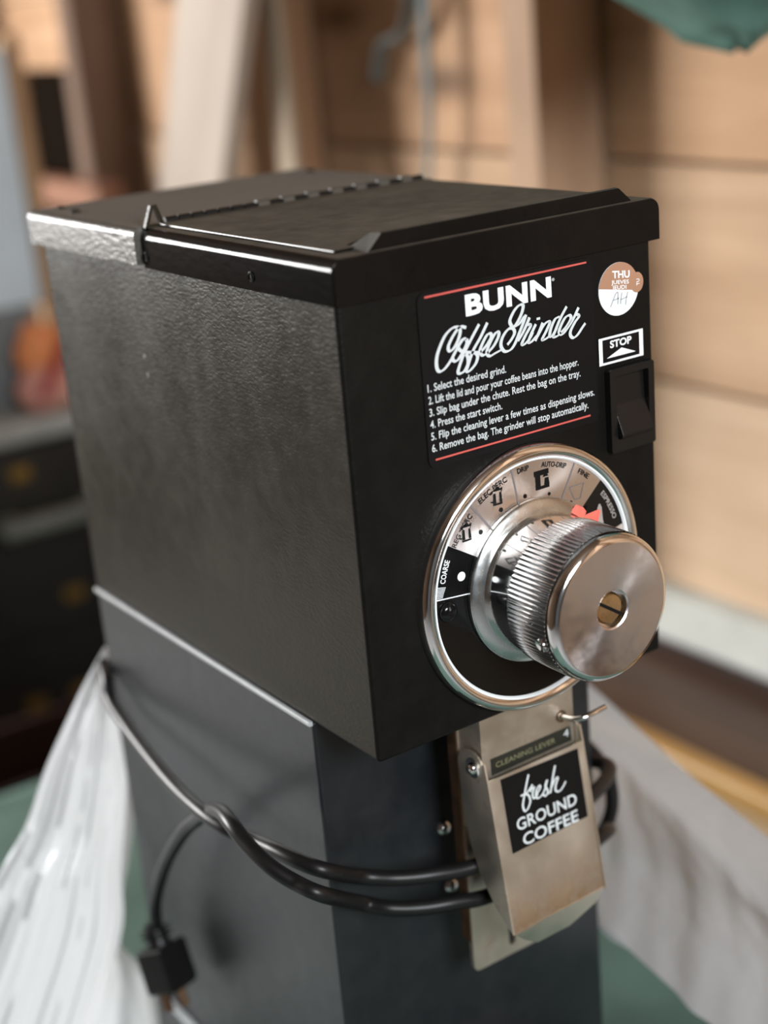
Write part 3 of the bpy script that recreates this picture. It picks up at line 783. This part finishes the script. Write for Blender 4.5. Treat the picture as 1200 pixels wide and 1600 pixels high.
# ---- dial
AX, AZ = 0.1000, 0.0697
dial = empty('grind_dial'); dial.parent = G; dial.location = Vector((AX, 0, AZ)) - Vector(G.location); dial.rotation_euler = (PI / 2, 0, 0)
dial.name = 'dial_assembly'
def dp(name, bm, mat, smooth=None, z=0, normals=True): return fin(name, bm, mat, dial, smooth, normals=normals)
bm = bmesh.new(); lathe(bm, [(0.0600, 0.0), (0.0704, 0.0), (0.0706, 0.0022), (0.0700, 0.0048), (0.0686, 0.0066), (0.0666, 0.0073), (0.0648, 0.0068), (0.0634, 0.0054), (0.0626, 0.0038), (0.0600, 0.0036)], 160)
dp('chrome_bezel', bm, M['chrome'], 50)
bm = bmesh.new(); lathe(bm, [(0.0636, 0.0058), (0.0628, 0.0059), (0.0620, 0.0046), (0.0628, 0.0040)], 160)
dp('white_ring', bm, M['white_print'], 50)
bm = bmesh.new(); lathe(bm, [(0.0627, 0.001), (0.0627, 0.0040), (0.03, 0.0040), (0.03, 0.001)], 160)
dp('dial_plate', bm, M['dial_black'], 40)
def sector(a0, a1, r0, r1, z, mat, name):
    bm = bmesh.new(); n = max(2, int(abs(a1 - a0) / 2)); V0 = []; V1 = []
    for k in range(n + 1):
        a = math.radians(a0 + (a1 - a0) * k / n)
        V0.append(bm.verts.new((r0 * math.cos(a), r0 * math.sin(a), z))); V1.append(bm.verts.new((r1 * math.cos(a), r1 * math.sin(a), z)))
    for k in range(n): bm.faces.new((V0[k], V0[k + 1], V1[k + 1], V1[k]))
    for f in bm.faces:
        f.normal_update()
        if f.normal.z < 0: f.normal_flip()
    return dp(name, bm, mat, normals=False)
sector(41.2, 148.3, 0.03, 0.0622, 0.00412, M['dial_silver'], 'silver_sector')
sector(-14, 12.6, 0.03, 0.0622, 0.00412, M['dial_silver'], 'silver_sector')
def FD(r, ang, up=1.0, z=0.0043):
    """local frame on the dial: origin at radius r and angle ang, x along the tangent (clockwise), y outward"""
    a = math.radians(ang); ux = Vector((math.sin(a), -math.cos(a), 0)); uy = Vector((math.cos(a), math.sin(a), 0)); o = uy * r + Vector((0, 0, z))
    return lambda x, y: o + ux * x + uy * y
def FU(r, ang, z=0.0043, s=1.0):
    """upright frame on the dial (icons stand upright, not turned)"""
    a = math.radians(ang); o = Vector((r * math.cos(a), r * math.sin(a), z))
    return lambda x, y: o + Vector((x * s, y * s, 0))
def up_(bm):
    for f in list(bm.faces):
        f.normal_update()
        if f.normal.z < 0: f.normal_flip()
bm = bmesh.new(); bw = bmesh.new(); bg_ = bmesh.new(); bd = bmesh.new()
def arc_text(b, s, ang, r, h, span, bold=0.015):
    vs, fs = text_mesh(s, bold)
    a = min(v[0] for v in vs); c = max(v[0] for v in vs)
    V = []
    for x, y in vs:
        th = math.radians(ang + span / 2 - span * (x - a) / (c - a)); rr_ = r + y * h / CAP
        V.append(b.verts.new((rr_ * math.cos(th), rr_ * math.sin(th), 0.0043)))
    for f in fs:
        try: b.faces.new([V[i] for i in f])
        except ValueError: pass
arc_text(bm, 'REG  PERC', 139.0, 0.0563, 0.0027, 18)
arc_text(bm, 'ELEC PERC', 113.5, 0.0570, 0.0028, 19)
arc_text(bm, 'DRIP', 93.5, 0.0578, 0.0026, 7)
arc_text(bm, 'AUTO-DRIP', 74.0, 0.0578, 0.0026, 16)
arc_text(bm, 'FINE', 53.0, 0.0578, 0.0026, 8)
arc_text(bd, 'ESPRESSO', 27, 0.0570, 0.0026, 18)
arc_text(bw, 'COARSE', 160.5, 0.0572, 0.0030, 11.5)
def disc(b, r, ang, rad, z=0.0043):
    a = math.radians(ang); b.faces.new([b.verts.new((r * math.cos(a) + rad * math.cos(t), r * math.sin(a) + rad * math.sin(t), z)) for t in [2 * PI * k / 20 for k in range(20)]])
for r_, a_, q in ((0.0465, 133.4, 0.0013), (0.0458, 114.1, 0.0012), (0.0450, 94.1, 0.0011), (0.0440, 73.8, 0.0009), (0.0431, 52.5, 0.0009)): disc(bm, r_, a_, q)
disc(bw, 0.0478, 162.3, 0.0024); disc(bw, 0.0425, 38.5, 0.0006)
def pot(F):                                               # percolator: body, lid, spout, handle
    for q in ([(-4, -6), (4, -6), (4.4, -4.6), (-4.4, -4.6)], [(-4.2, -4.4), (-1.4, -4.4), (-1.6, 3.0), (-3.6, 3.0)], [(1.8, -4.4), (4.2, -4.4), (3.6, 3.0), (1.9, 3.0)],
              [(-4.4, 4.6), (4.6, 4.6), (4.8, 6.8), (2.6, 6.0), (1.0, 7.4), (-1.0, 7.4), (-2.6, 5.8), (-5.6, 5.0)], [(3.2, 3.2), (4.8, 6.8), (3.9, 3.0)],
              [(-4.4, -3.6), (-6.6, -3.0), (-6.6, -2.2), (-4.2, -2.4)], [(-4.4, 4.6), (-6.8, 3.0), (-6.2, 2.6), (-4.0, 3.8)]):
        poly(bm, q, F)
pot(FU(0.0540, 138.8, s=0.00068)); pot(FU(0.0530, 112.6, s=0.00068))
Fm = FU(0.0513, 80.8, s=0.00072)                          # drip machine
for q in ([(-6, -6.5), (6.2, -6.5), (6.2, -4.2), (-6, -4.2)], [(-6, -4.2), (-1.6, -4.2), (-1.6, 3.4), (-6, 3.4)], [(-7, 3.4), (6, 3.4), (6, 7.2), (-7, 7.2)],
          [(1.6, -4.2), (6.4, -4.2), (5.6, 0.8), (2.4, 0.8)], [(0.6, 1.8), (5.8, 1.8), (4.6, 3.4), (1.6, 3.4)]): poly(bm, q, Fm)
Fp = FU(0.0497, 51.8, s=0.0007)                           # paper filter outline
for a_, b_ in (((-7, 4.4), (6.6, 4.6)), ((-7, 4.4), (-2.6, -6.2)), ((-2.6, -6.2), (2.6, -6.2)), ((2.6, -6.2), (6.6, 4.6))):
    ribbon(bg_, [a_, b_], lambda t: 0.7, Fp, 1)
Fe = FU(0.0505, 27.0, s=0.00072)                          # espresso pot
for q in ([(-3.4, -8), (3.6, -8), (3.0, -5), (-2.6, -5)], [(-2.6, -5), (3.0, -5), (2.2, 5.2), (-1.8, 5.2)], [(-1.4, 5.2), (1.8, 5.2), (1.0, 7.4), (-0.6, 7.4)], [(-1.8, 3.4), (-4.8, 1.0), (-4.2, 0.4), (-1.8, 2.0)]): poly(bd, q, Fe)
for a_, w_ in ((127.2, 0.0012), (100.2, 0.0009), (61.3, 0.0009)):
    F_ = FD(0.0, a_)
    poly(bg_, [(-w_ / 2, 0.040), (w_ / 2, 0.040), (w_ / 2, 0.0618), (-w_ / 2, 0.0618)], F_)
F_ = FD(0.0, 174.1); poly(bw, [(-0.0003, 0.040), (0.0003, 0.040), (0.0003, 0.0620), (-0.0003, 0.0620)], F_)
for k in range(9):                                        # tapering ticks beside COARSE
    F_ = FD(0.0, 168.2 + k * 0.7); poly(bw, [(-0.00015, 0.0565 + 0.0002 * k), (0.00015, 0.0565 + 0.0002 * k), (0.00015, 0.0618), (-0.00015, 0.0618)], F_)
for b_, m_, n_ in ((bm, 'black_print', 'black_marking'), (bw, 'white_print', 'white_marking'), (bg_, 'grey_line', 'grey_marking'), (bd, 'dim_print', 'dull_marking')):
    up_(b_); dp(n_, b_, M[m_], normals=False)['kind'] = 'stuff'
bm = bmesh.new(); lathe(bm, [(0.0052, 0.0), (0.0052, 0.0008), (0.0046, 0.0022), (0.0030, 0.0031), (0, 0.0034)], 28)
o = dp('index_button', bm, M['dial_black'], 50); o.location = (-0.0553, -0.0012, 0.0040)
# knob
NR = 96; SEG = NR * 6
def ridges(lo, hi):
    def f(j, k):
        if lo <= j <= hi:
            return 1.0 - 0.020 * (0.5 + 0.5 * math.cos(2 * PI * k / 6))
        return 1.0
    return f
bm = bmesh.new()
lathe(bm, [(0.030, 0.0042), (0.0428, 0.0044), (0.0430, 0.0066), (0.0420, 0.0080), (0.0385, 0.0092), (0.0364, 0.0096)], 128)
dp('knob_flange', bm, M['flange'], 40)
bm = bmesh.new(); lathe(bm, [(0.0365, 0.0090), (0.0362, 0.0275)], 128); dp('knob_collar', bm, M['chrome'], 40)
bm = bmesh.new()
lathe(bm, [(0.0362, 0.0272), (0.0376, 0.0280), (0.0376, 0.0556), (0.0372, 0.0560)], SEG, ridges(1, 2)); dp('knurled_grip', bm, M['knob_metal'], 60)
bm = bmesh.new()
lathe(bm, [(0.0368, 0.0556), (0.0370, 0.0575), (0.0366, 0.0592), (0.0356, 0.0608), (0.0342, 0.0617), (0.0330, 0.0619)], 160); dp('knob_rim', bm, M['chrome'], 50)
bm = bmesh.new(); lathe(bm, [(0.0331, 0.0619), (0.0102, 0.0618), (0.0094, 0.0612)], 160)
dp('knob_face', bm, M['knob_face'], 12)
bm = bmesh.new(); lathe(bm, [(0.0095, 0.0614), (0.0093, 0.0560), (0.0, 0.0560)], 64); dp('screw_recess', bm, M['knob_metal'], 40)
bm = bmesh.new()
lathe(bm, [(0.0080, 0.0560), (0.0080, 0.0586), (0.0070, 0.0600), (0.0, 0.0604)], 40)
dp('brass_screw', bm, M['brass'], 45)
bm = bmesh.new(); box(bm, (-0.0082, -0.0008, 0.0590), (0.0082, 0.0008, 0.0606), 0.0, 1)
o = dp('screw_slot', bm, M['black_print']); o.rotation_euler = (0, 0, math.radians(-34))
bm = bmesh.new(); lathe(bm, [(0.0036, 0.0), (0.0034, 0.0006), (0.0022, 0.0002), (0, -0.0006)], 24)
o = dp('set_screw', bm, M['chrome'], 50); a = math.radians(196); o.location = (0.0375 * math.cos(a), 0.0375 * math.sin(a), 0.051); o.rotation_euler = (0, PI / 2, a)
for ang, r1 in ((33.5, 0.0492), (47, 0.0434)):
    bm = bmesh.new(); F_ = FD(0, ang, z=0)
    pts = [(-0.0055, 0.0375), (0.0055, 0.0375), (0.0040, 0.0430), (0.0006, r1), (-0.0006, r1), (-0.0045, 0.0425)]
    lo_ = [bm.verts.new(F_(*p) + Vector((0, 0, 0.0088))) for p in pts]
    hi_ = [bm.verts.new(F_(p[0] * 0.6, p[1]) + Vector((0, 0, 0.0115 if p[1] < r1 - 0.002 else 0.0095))) for p in pts]
    bm.faces.new(lo_[::-1]); bm.faces.new(hi_)
    for k in range(6): bm.faces.new((lo_[k], lo_[(k + 1) % 6], hi_[(k + 1) % 6], hi_[k]))
    dp('red_pointer', bm, M['red_plastic'])

# ---- chute
bm = bmesh.new()
box(bm, (0.0695, 0.0100, -0.075), (0.1330, 0.0112, 0.0005))
box(bm, (0.0695, 0.0112, -0.075), (0.0707, 0.0298, 0.0005)); box(bm, (0.1318, 0.0112, -0.075), (0.1330, 0.0298, 0.0005))
gp('chute', bm, M['steel_bare'])
bm = bmesh.new()
ol = [(0.0690, 0.0)] + [(0.0690 + 0.004 - 0.004 * math.cos(a), -0.166 - 0.004 * math.sin(a)) for a in (0, PI / 6, PI / 3, PI / 2)] + [(0.1330 - 0.004 + 0.004 * math.sin(a), -0.166 - 0.004 * math.cos(a)) for a in (0, PI / 6, PI / 3, PI / 2)] + [(0.1330, 0.0)]
slot = rpoly(0.0946, -0.1640, 0.0990, -0.10, 0.0019, 4)
prism(bm, ol, 'y', 0.0300, 0.0330, [slot])
cp = gp('chute_plate', bm, M['steel_bare'])
bm = bmesh.new(); box(bm, (0.0681, 0.0300, -0.150), (0.0690, 0.0385, -0.002), 0.0003, 1); sub('rusty_edge', bm, M['rust'], cp)
bm = bmesh.new()
FC = front(0.0096)
prism(bm, [(0.0752, -0.0389), (0.1308, -0.0381), (0.1300, -0.0292), (0.0750, -0.0292)], 'y', 0.0097, 0.0101)
cl = gp('cleaning_lever_label', bm, M['lever_black'])
bm = bmesh.new(); text(bm, 'CLEANING LEVER', 0.0780, -0.0352, 0.1192, 0.0030, FC, bold=0.01); facing(bm); sub('lettering', bm, M['olive_print'], cl)
bm = bmesh.new(); text(bm, '4', 0.1252, -0.0347, 0.1288, 0.0045, FC); facing(bm); sub('figure', bm, M['grey_print'], cl)

# ---- flap (hinged, swung a little forward)
UPV = Vector((0, 0.014, 0.0872)).normalized(); O_ = Vector((0.0683, 0.004, -0.0376)); NV = Vector((0, -0.0872, 0.014)).normalized()
def FF(off=0.0):
    return lambda a, b: Vector((a, 0, 0)) + Vector((0, O_.y, O_.z)) + UPV * b + NV * off
bm = bmesh.new(); Fo, Fi = FF(0.0), FF(-0.0011)
ol = [(0.0683, 0.0), (0.1336, 0.0), (0.1330, -0.0862), (0.0684, -0.0882)]
a_ = [bm.verts.new(Fo(*p)) for p in ol]; b_ = [bm.verts.new(Fi(*p)) for p in ol]
bm.faces.new(a_); bm.faces.new(b_[::-1])
for k in range(4): bm.faces.new((a_[k], b_[k], b_[(k + 1) % 4], a_[(k + 1) % 4]))
bmesh.ops.bevel(bm, geom=[e for e in bm.edges if abs(e.verts[0].co.x - e.verts[1].co.x) < 0.001], offset=0.0004, segments=2, profile=0.5, affect='EDGES')
flap = gp('flap', bm, M['steel'], 40)
bm = bmesh.new()                                          # bent-back tongue at the foot of the flap
def FT2(a, b): return Fo(a, -0.0872) + (UPV * b + NV * (b * 0.38)) 
tg = [(0.0686, 0.0), (0.1328, 0.0015), (0.1272, -0.0068), (0.1092, -0.0140), (0.0862, -0.0142), (0.0770, -0.0082)]
a_ = [bm.verts.new(FT2(*p)) for p in tg]; b_ = [bm.verts.new(FT2(*p) - NV * 0.001) for p in tg]
bm.faces.new(a_); bm.faces.new(b_[::-1])
for k in range(6): bm.faces.new((a_[k], b_[k], b_[(k + 1) % 6], a_[(k + 1) % 6]))
sub('flap_tongue', bm, M['steel_bare'], flap)
ear = [(0.0040, -0.0376), (0.0060, -0.0280)] + [(0.0172 + 0.0115 * math.cos(a), -0.0350 + 0.0110 * math.sin(a)) for a in [math.radians(150 - 15 * k) for k in range(12)]] + [(0.0276, -0.0503), (0.0234, -0.0799), (0.0167, -0.0967), (0.0044, -0.1128), (-0.0100, -0.1240)]
for x in (0.0674, 0.1334):
    bm = bmesh.new(); prism(bm, ear, 'x', x, x + 0.0011); sub('flap_side', bm, M['steel_bare'], flap)
for x, s_ in ((0.0674, -1), (0.1345, 1)):
    bm = bmesh.new(); lathe(bm, [(0.0058, 0), (0.0058, 0.0005), (0.0046, 0.0008), (0.0034, 0.0008), (0.0034, 0.0022), (0.0026, 0.0030), (0, 0.0033)], 24)
    o = sub('hinge_pin', bm, M['chrome'], flap, 40); o.location = (x, 0.0155, -0.0335); o.rotation_euler = (0, s_ * PI / 2, 0)
bm = bmesh.new(); q = [(0.0759, -0.0436), (0.1290, -0.0422), (0.1293, -0.0026), (0.0760, -0.0016)]
poly(bm, q, FF(0.0003)); facing(bm); sub('flap_label', bm, M['black_print'], flap)
FRESH = [[[0.0941,-0.005],[0.0916,-0.01],[0.0888,-0.0162],[0.0872,-0.0203],[0.0879,-0.0236],[0.09,-0.0231],[0.0924,-0.0197],[0.0919,-0.0161],[0.0896,-0.0147],[0.0868,-0.0145]],[[0.0868,-0.0146],[0.0907,-0.0144],[0.0942,-0.0123],[0.0955,-0.0112]],[[0.0955,-0.0112],[0.0936,-0.0142],[0.0932,-0.0147]],[[0.0934,-0.0141],[0.0964,-0.013],[0.0946,-0.0162],[0.0951,-0.019],[0.0981,-0.0177]],[[0.0974,-0.0173],[0.1002,-0.0149],[0.0997,-0.0134],[0.0973,-0.0155],[0.0966,-0.0187],[0.0984,-0.0199],[0.1022,-0.0178],[0.1057,-0.0122]],[[0.1055,-0.0121],[0.1037,-0.0149],[0.1048,-0.0183],[0.103,-0.0204],[0.1012,-0.0191]],[[0.1122,-0.0063],[0.1093,-0.0126],[0.1062,-0.0201]],[[0.1073,-0.0175],[0.1109,-0.0136],[0.1127,-0.0138],[0.1106,-0.017],[0.11,-0.02],[0.1124,-0.0212],[0.1153,-0.0196],[0.1176,-0.0174]],[[0.1045,-0.0199],[0.107,-0.0191]]]
bm = bmesh.new()
for k, st_ in enumerate(FRESH): ribbon(bm, st_, lambda a: 0.0008 + 0.0006 * abs(math.sin(a - 0.2)), FF(0.0005 + 0.00003 * k))
text(bm, 'GROUND', 0.0812, -0.0326, 0.1232, 0.0064, FF(0.0005), bold=0.018)
text(bm, 'COFFEE', 0.0836, -0.0420, 0.1224, 0.0064, FF(0.0005), bold=0.018)
facing(bm); sub('flap_lettering', bm, M['grey_print'], flap)
# lever rod
bm = bmesh.new(); tube(bm, [(0.1240, 0.0125, -0.0215), (0.1248, 0.0060, -0.0210), (0.1262, 0.0002, -0.0203), (0.1298, -0.0030, -0.0192), (0.1365, -0.0040, -0.0182), (0.1440, -0.0040, -0.0176)], 0.0015, 12, 8)
gp('lever_rod', bm, M['chrome'], 60)
bm = bmesh.new(); lathe(bm, [(0.0026, 0), (0.0034, 0.0002), (0.0034, 0.0006), (0.0022, 0.0006)], 20)
o = gp('rod_grommet', bm, M['rust'], 40); o.location += Vector((0.1242, 0.0100, -0.0213)); o.rotation_euler = (PI / 2, 0, 0)
for x, z in ((0.0770, -0.0938), (0.0788, -0.1324)):
    bm = bmesh.new(); lathe(bm, [(0.0044, 0), (0.0042, 0.0012), (0.0030, 0.0026), (0, 0.0032)], 24)
    o = gp('column_screw', bm, M['chrome'], 60); o.location += Vector((x, REC, z)); o.rotation_euler = (PI / 2, 0, 0)
bm = bmesh.new(); box(bm, (0.004, REC - 0.0012, -0.118), (0.030, REC + 0.0005, -0.098), 0.0004, 1)

# ---- power cord: plug, knot on the left, across the front, round the right side and the back, and across again
R_ = 0.0043
cordB = [(-0.0240, 0.2589, -0.2148), (-0.0240, 0.2527, -0.1906), (-0.0250, 0.2254, -0.1509), (-0.0260, 0.1892, -0.1122), (-0.0270, 0.1627, -0.0906), (-0.0330, 0.1301, -0.0678), (-0.0400, 0.1006, -0.0539), (-0.0450, 0.0794, -0.0500), (-0.0450, 0.0649, -0.0550), (-0.0420, 0.0484, -0.0616), (-0.0350, 0.0359, -0.0685), (-0.0260, 0.0236, -0.0740), (0.0073, 0.0460, -0.1044), (0.0215, 0.0370, -0.1099), (0.0368, 0.0290, -0.1123), (0.0539, 0.0230, -0.1137), (0.0760, 0.0205, -0.1178), (0.118, 0.0205, -0.118), (0.150, 0.026, -0.122), (0.182, 0.040, -0.128), (0.2030, 0.0806, -0.1650), (0.2080, 0.0742, -0.1539), (0.2100, 0.0684, -0.1366), (0.2090, 0.0676, -0.1192), (0.2060, 0.0728, -0.1045), (0.2025, 0.130, -0.078), (0.200, 0.20, -0.066), (0.200, 0.30, -0.060), (0.180, 0.350, -0.058), (0.10, 0.352, -0.056), (0.03, 0.350, -0.055), (0.003, 0.344, -0.058), (-0.0080, 0.3178, -0.0600)]
cordA = [(-0.0080, 0.3178, -0.0600), (-0.0130, 0.3051, -0.0693), (-0.0200, 0.2682, -0.0705), (-0.0280, 0.2122, -0.0720), (-0.0330, 0.1688, -0.0721), (-0.0370, 0.1320, -0.0686), (-0.0360, 0.1115, -0.0686), (-0.0320, 0.0997, -0.0706), (-0.0290, 0.0844, -0.0697), (-0.0290, 0.0632, -0.0652), (-0.0250, 0.0440, -0.0652), (-0.0160, 0.0341, -0.0694), (0.0078, 0.0440, -0.0874), (0.0261, 0.0350, -0.0922), (0.0456, 0.0270, -0.0944), (0.0703, 0.0225, -0.0972), (0.11, 0.0215, -0.094), (0.150, 0.028, -0.094), (0.182, 0.042, -0.096), (0.1985, 0.058, -0.098), (0.1965, 0.085, -0.106), (0.196, 0.12, -0.13), (0.196, 0.15, -0.17)]
bm = bmesh.new(); tube(bm, cordB + cordA[1:], R_, 14, 8)
cord = gp('power_cord', bm, M['black_rubber'], 60)
bm = bmesh.new()
tube(bm, [(0, 0, 0.012), (0, 0, 0.003), (0, 0, -0.004)], lambda t: 0.0050 + 0.0016 * t, 14, 4)
prism(bm, rpoly(-0.0115, -0.034, 0.0115, -0.003, 0.004, 4), 'y', -0.0085, 0.0085)
for k in range(3): box(bm, (-0.0068, -0.0068, 0.001 + 0.003 * k), (0.0068, 0.0068, 0.0025 + 0.003 * k), 0.001, 1)
plug = sub('plug', bm, M['black_rubber'], cord, 40)
plug.scale = (1.2, 1.2, 1.0); plug.location = (-0.0240, 0.2589, -0.2248); plug.rotation_euler = (math.radians(-22), math.radians(10), math.radians(25))
for x, r_ in ((-0.005, 0.0), (0.005, 0.0), (0.0, 0.006)):
    pass
bm = bmesh.new()
box(bm, (-0.0075, -0.0008, -0.046), (-0.0055, 0.0050, -0.034)); box(bm, (0.0055, -0.0008, -0.046), (0.0075, 0.0050, -0.034))
tube(bm, [(0, -0.005, -0.034), (0, -0.005, -0.046)], 0.0022, 10, 2)
pr = sub('plug_prongs', bm, M['rust'], cord); pr.location = plug.location; pr.rotation_euler = plug.rotation_euler; pr.scale = plug.scale

# ================================================================== plastic bag peeled down round the machine
BAGL = [[[0.004,0.345,-0.0483],[0.0062,0.345,-0.0491]],[[-0.0136,0.3413,-0.0652],[0.0049,0.3412,-0.0714]],[[-0.0297,0.3375,-0.0822],[0.004,0.3375,-0.094]],[[-0.0551,0.3337,-0.1148],[0.0021,0.3337,-0.1364]],[[-0.076,0.33,-0.1486],[-0.0075,0.33,-0.1765]],[[-0.0993,0.3263,-0.1714],[-0.0165,0.3263,-0.207]],[[-0.126,0.3225,-0.2019],[-0.0243,0.3225,-0.2484]],[[-0.1652,0.3187,-0.2555],[-0.0555,0.3187,-0.3112]],[[-0.2068,0.315,-0.3121],[-0.0898,0.315,-0.3781]]]
BAGB = [[[0.0043,0.36,-0.1123],[0.0128,0.36,-0.1153]],[[-0.0046,0.36,-0.17],[0.0134,0.36,-0.1771]],[[-0.0154,0.36,-0.2073],[0.0045,0.36,-0.216]],[[-0.0209,0.36,-0.2422],[-0.0075,0.36,-0.248]],[[-0.0264,0.36,-0.2776],[-0.014,0.36,-0.283]],[[-0.0352,0.36,-0.301],[0.0026,0.36,-0.3191]],[[-0.0558,0.36,-0.3353],[0.0083,0.36,-0.3678]],[[-0.0846,0.36,-0.3881],[0.013,0.36,-0.4417]]]
BAGR = [[[0.3,0.2233,-0.1125],[0.3,0.1925,-0.1221],[0.3,0.1313,-0.1431],[0.3,0.0775,-0.1598],[0.3,0.0221,-0.1739],[0.3,-0.0487,-0.192]],[[0.268,0.188,-0.1378],[0.268,0.1581,-0.1456],[0.268,0.1239,-0.1553],[0.268,0.0514,-0.1787],[0.268,-0.0061,-0.2045],[0.268,-0.0708,-0.2328]],[[0.222,0.1421,-0.2422],[0.222,0.1125,-0.2428],[0.222,0.0604,-0.2504],[0.222,0.0041,-0.2624],[0.222,-0.0478,-0.2733],[0.222,-0.1093,-0.2877]]]
bm = bmesh.new()
def sheet(ctrl, nu, nv, amp, freq, seed, fold=(0, -1, 0)):
    net = resample(ctrl, nu, nv); fd = Vector(fold)
    for j, r in enumerate(net):
        t = j / (nv - 1)
        for i, p in enumerate(r):
            s = i / (nu - 1)
            a = amp * min(1, 0.15 + 1.3 * t)
            w = math.sin(s * freq + 0.8 * math.sin(t * 3 + seed)) * 0.6 + math.sin(s * freq * 2.3 + seed + t * 2) * 0.3
            w += mnoise.noise(Vector((s * 9 + seed, t * 6, seed))) * 0.9 + mnoise.noise(Vector((s * 25, t * 14 + seed, 2))) * 0.35
            p += fd * (a * w)
    grid(bm, net)
ctl = []
for k, (l, r) in enumerate(BAGL):
    L_, R2 = Vector(l), Vector(r); bul = 0.004 + 0.02 * k / 8
    ctl.append([L_, L_.lerp(R2, 0.35) + Vector((0, -bul, 0)), L_.lerp(R2, 0.7) + Vector((0, -bul, 0)), R2])
ctl.append([(-0.24, 0.34, -0.4385), (-0.19, 0.30, -0.4385), (-0.14, 0.29, -0.4385), (-0.10, 0.31, -0.4385)])
sheet(ctl, 60, 90, 0.0018, 10, 1.3)
ctl = [[Vector(l), Vector(l).lerp(Vector(r), 0.5) + Vector((0, 0.012, 0)), Vector(r)] for l, r in BAGB]
sheet(ctl, 30, 60, 0.004, 9, 4.1)
top, rid, hem = BAGR
ctl = [[(0.2, 0.372, -0.066), (0.29, 0.32, -0.075)] + top, [(0.2, 0.366, -0.10), (0.285, 0.31, -0.10)] + [Vector(a).lerp(Vector(b), 0.5) + Vector((-0.004, 0, 0)) for a, b in zip(top, rid)],
       [(0.2, 0.362, -0.15), (0.275, 0.30, -0.13)] + rid, [(0.2, 0.365, -0.22), (0.255, 0.30, -0.20)] + [Vector(a).lerp(Vector(b), 0.5) + Vector((0.012, 0, 0)) for a, b in zip(rid, hem)],
       [(0.21, 0.37, -0.30), (0.24, 0.30, -0.27)] + hem]
sheet(ctl, 110, 60, 0.0025, 30, 2.2, fold=(-1, 0, 0))
ctl = [[(-0.02, 0.350, -0.07), (0.03, 0.366, -0.07), (0.1, 0.372, -0.066), (0.2, 0.372, -0.066)], [(0.0, 0.352, -0.2), (0.05, 0.366, -0.2), (0.1, 0.37, -0.2), (0.2, 0.367, -0.2)], [(-0.0, 0.36, -0.438), (0.04, 0.375, -0.438), (0.1, 0.385, -0.438), (0.21, 0.385, -0.438)]]
ctl[0][0] = (0.008, 0.350, -0.07); ctl[1][0] = (0.022, 0.352, -0.2); ctl[2][0] = (0.04, 0.36, -0.438)
sheet(ctl, 40, 40, 0.003, 10, 7.7)
# underside of the bag, slack from the hem to the tarp outside it
ctl = [[(0.24, 0.30, -0.27)] + hem[1:], [(0.36, 0.33, -0.34)] + [Vector(h) + Vector((0.14, 0.01, -0.055)) for h in hem[1:]],
       [(0.48, 0.36, -0.438)] + [(h[0] + 0.27, h[1] + 0.02, -0.438) for h in hem[1:]]]
sheet(ctl, 60, 24, 0.003, 14, 5.5, fold=(-1, 0, 0))
bag = fin('plastic_bag', bm, M['bag'], smooth=180, normals=False)
tag(bag, 'thin white plastic bag peeled down around the black coffee grinder', 'plastic bag')
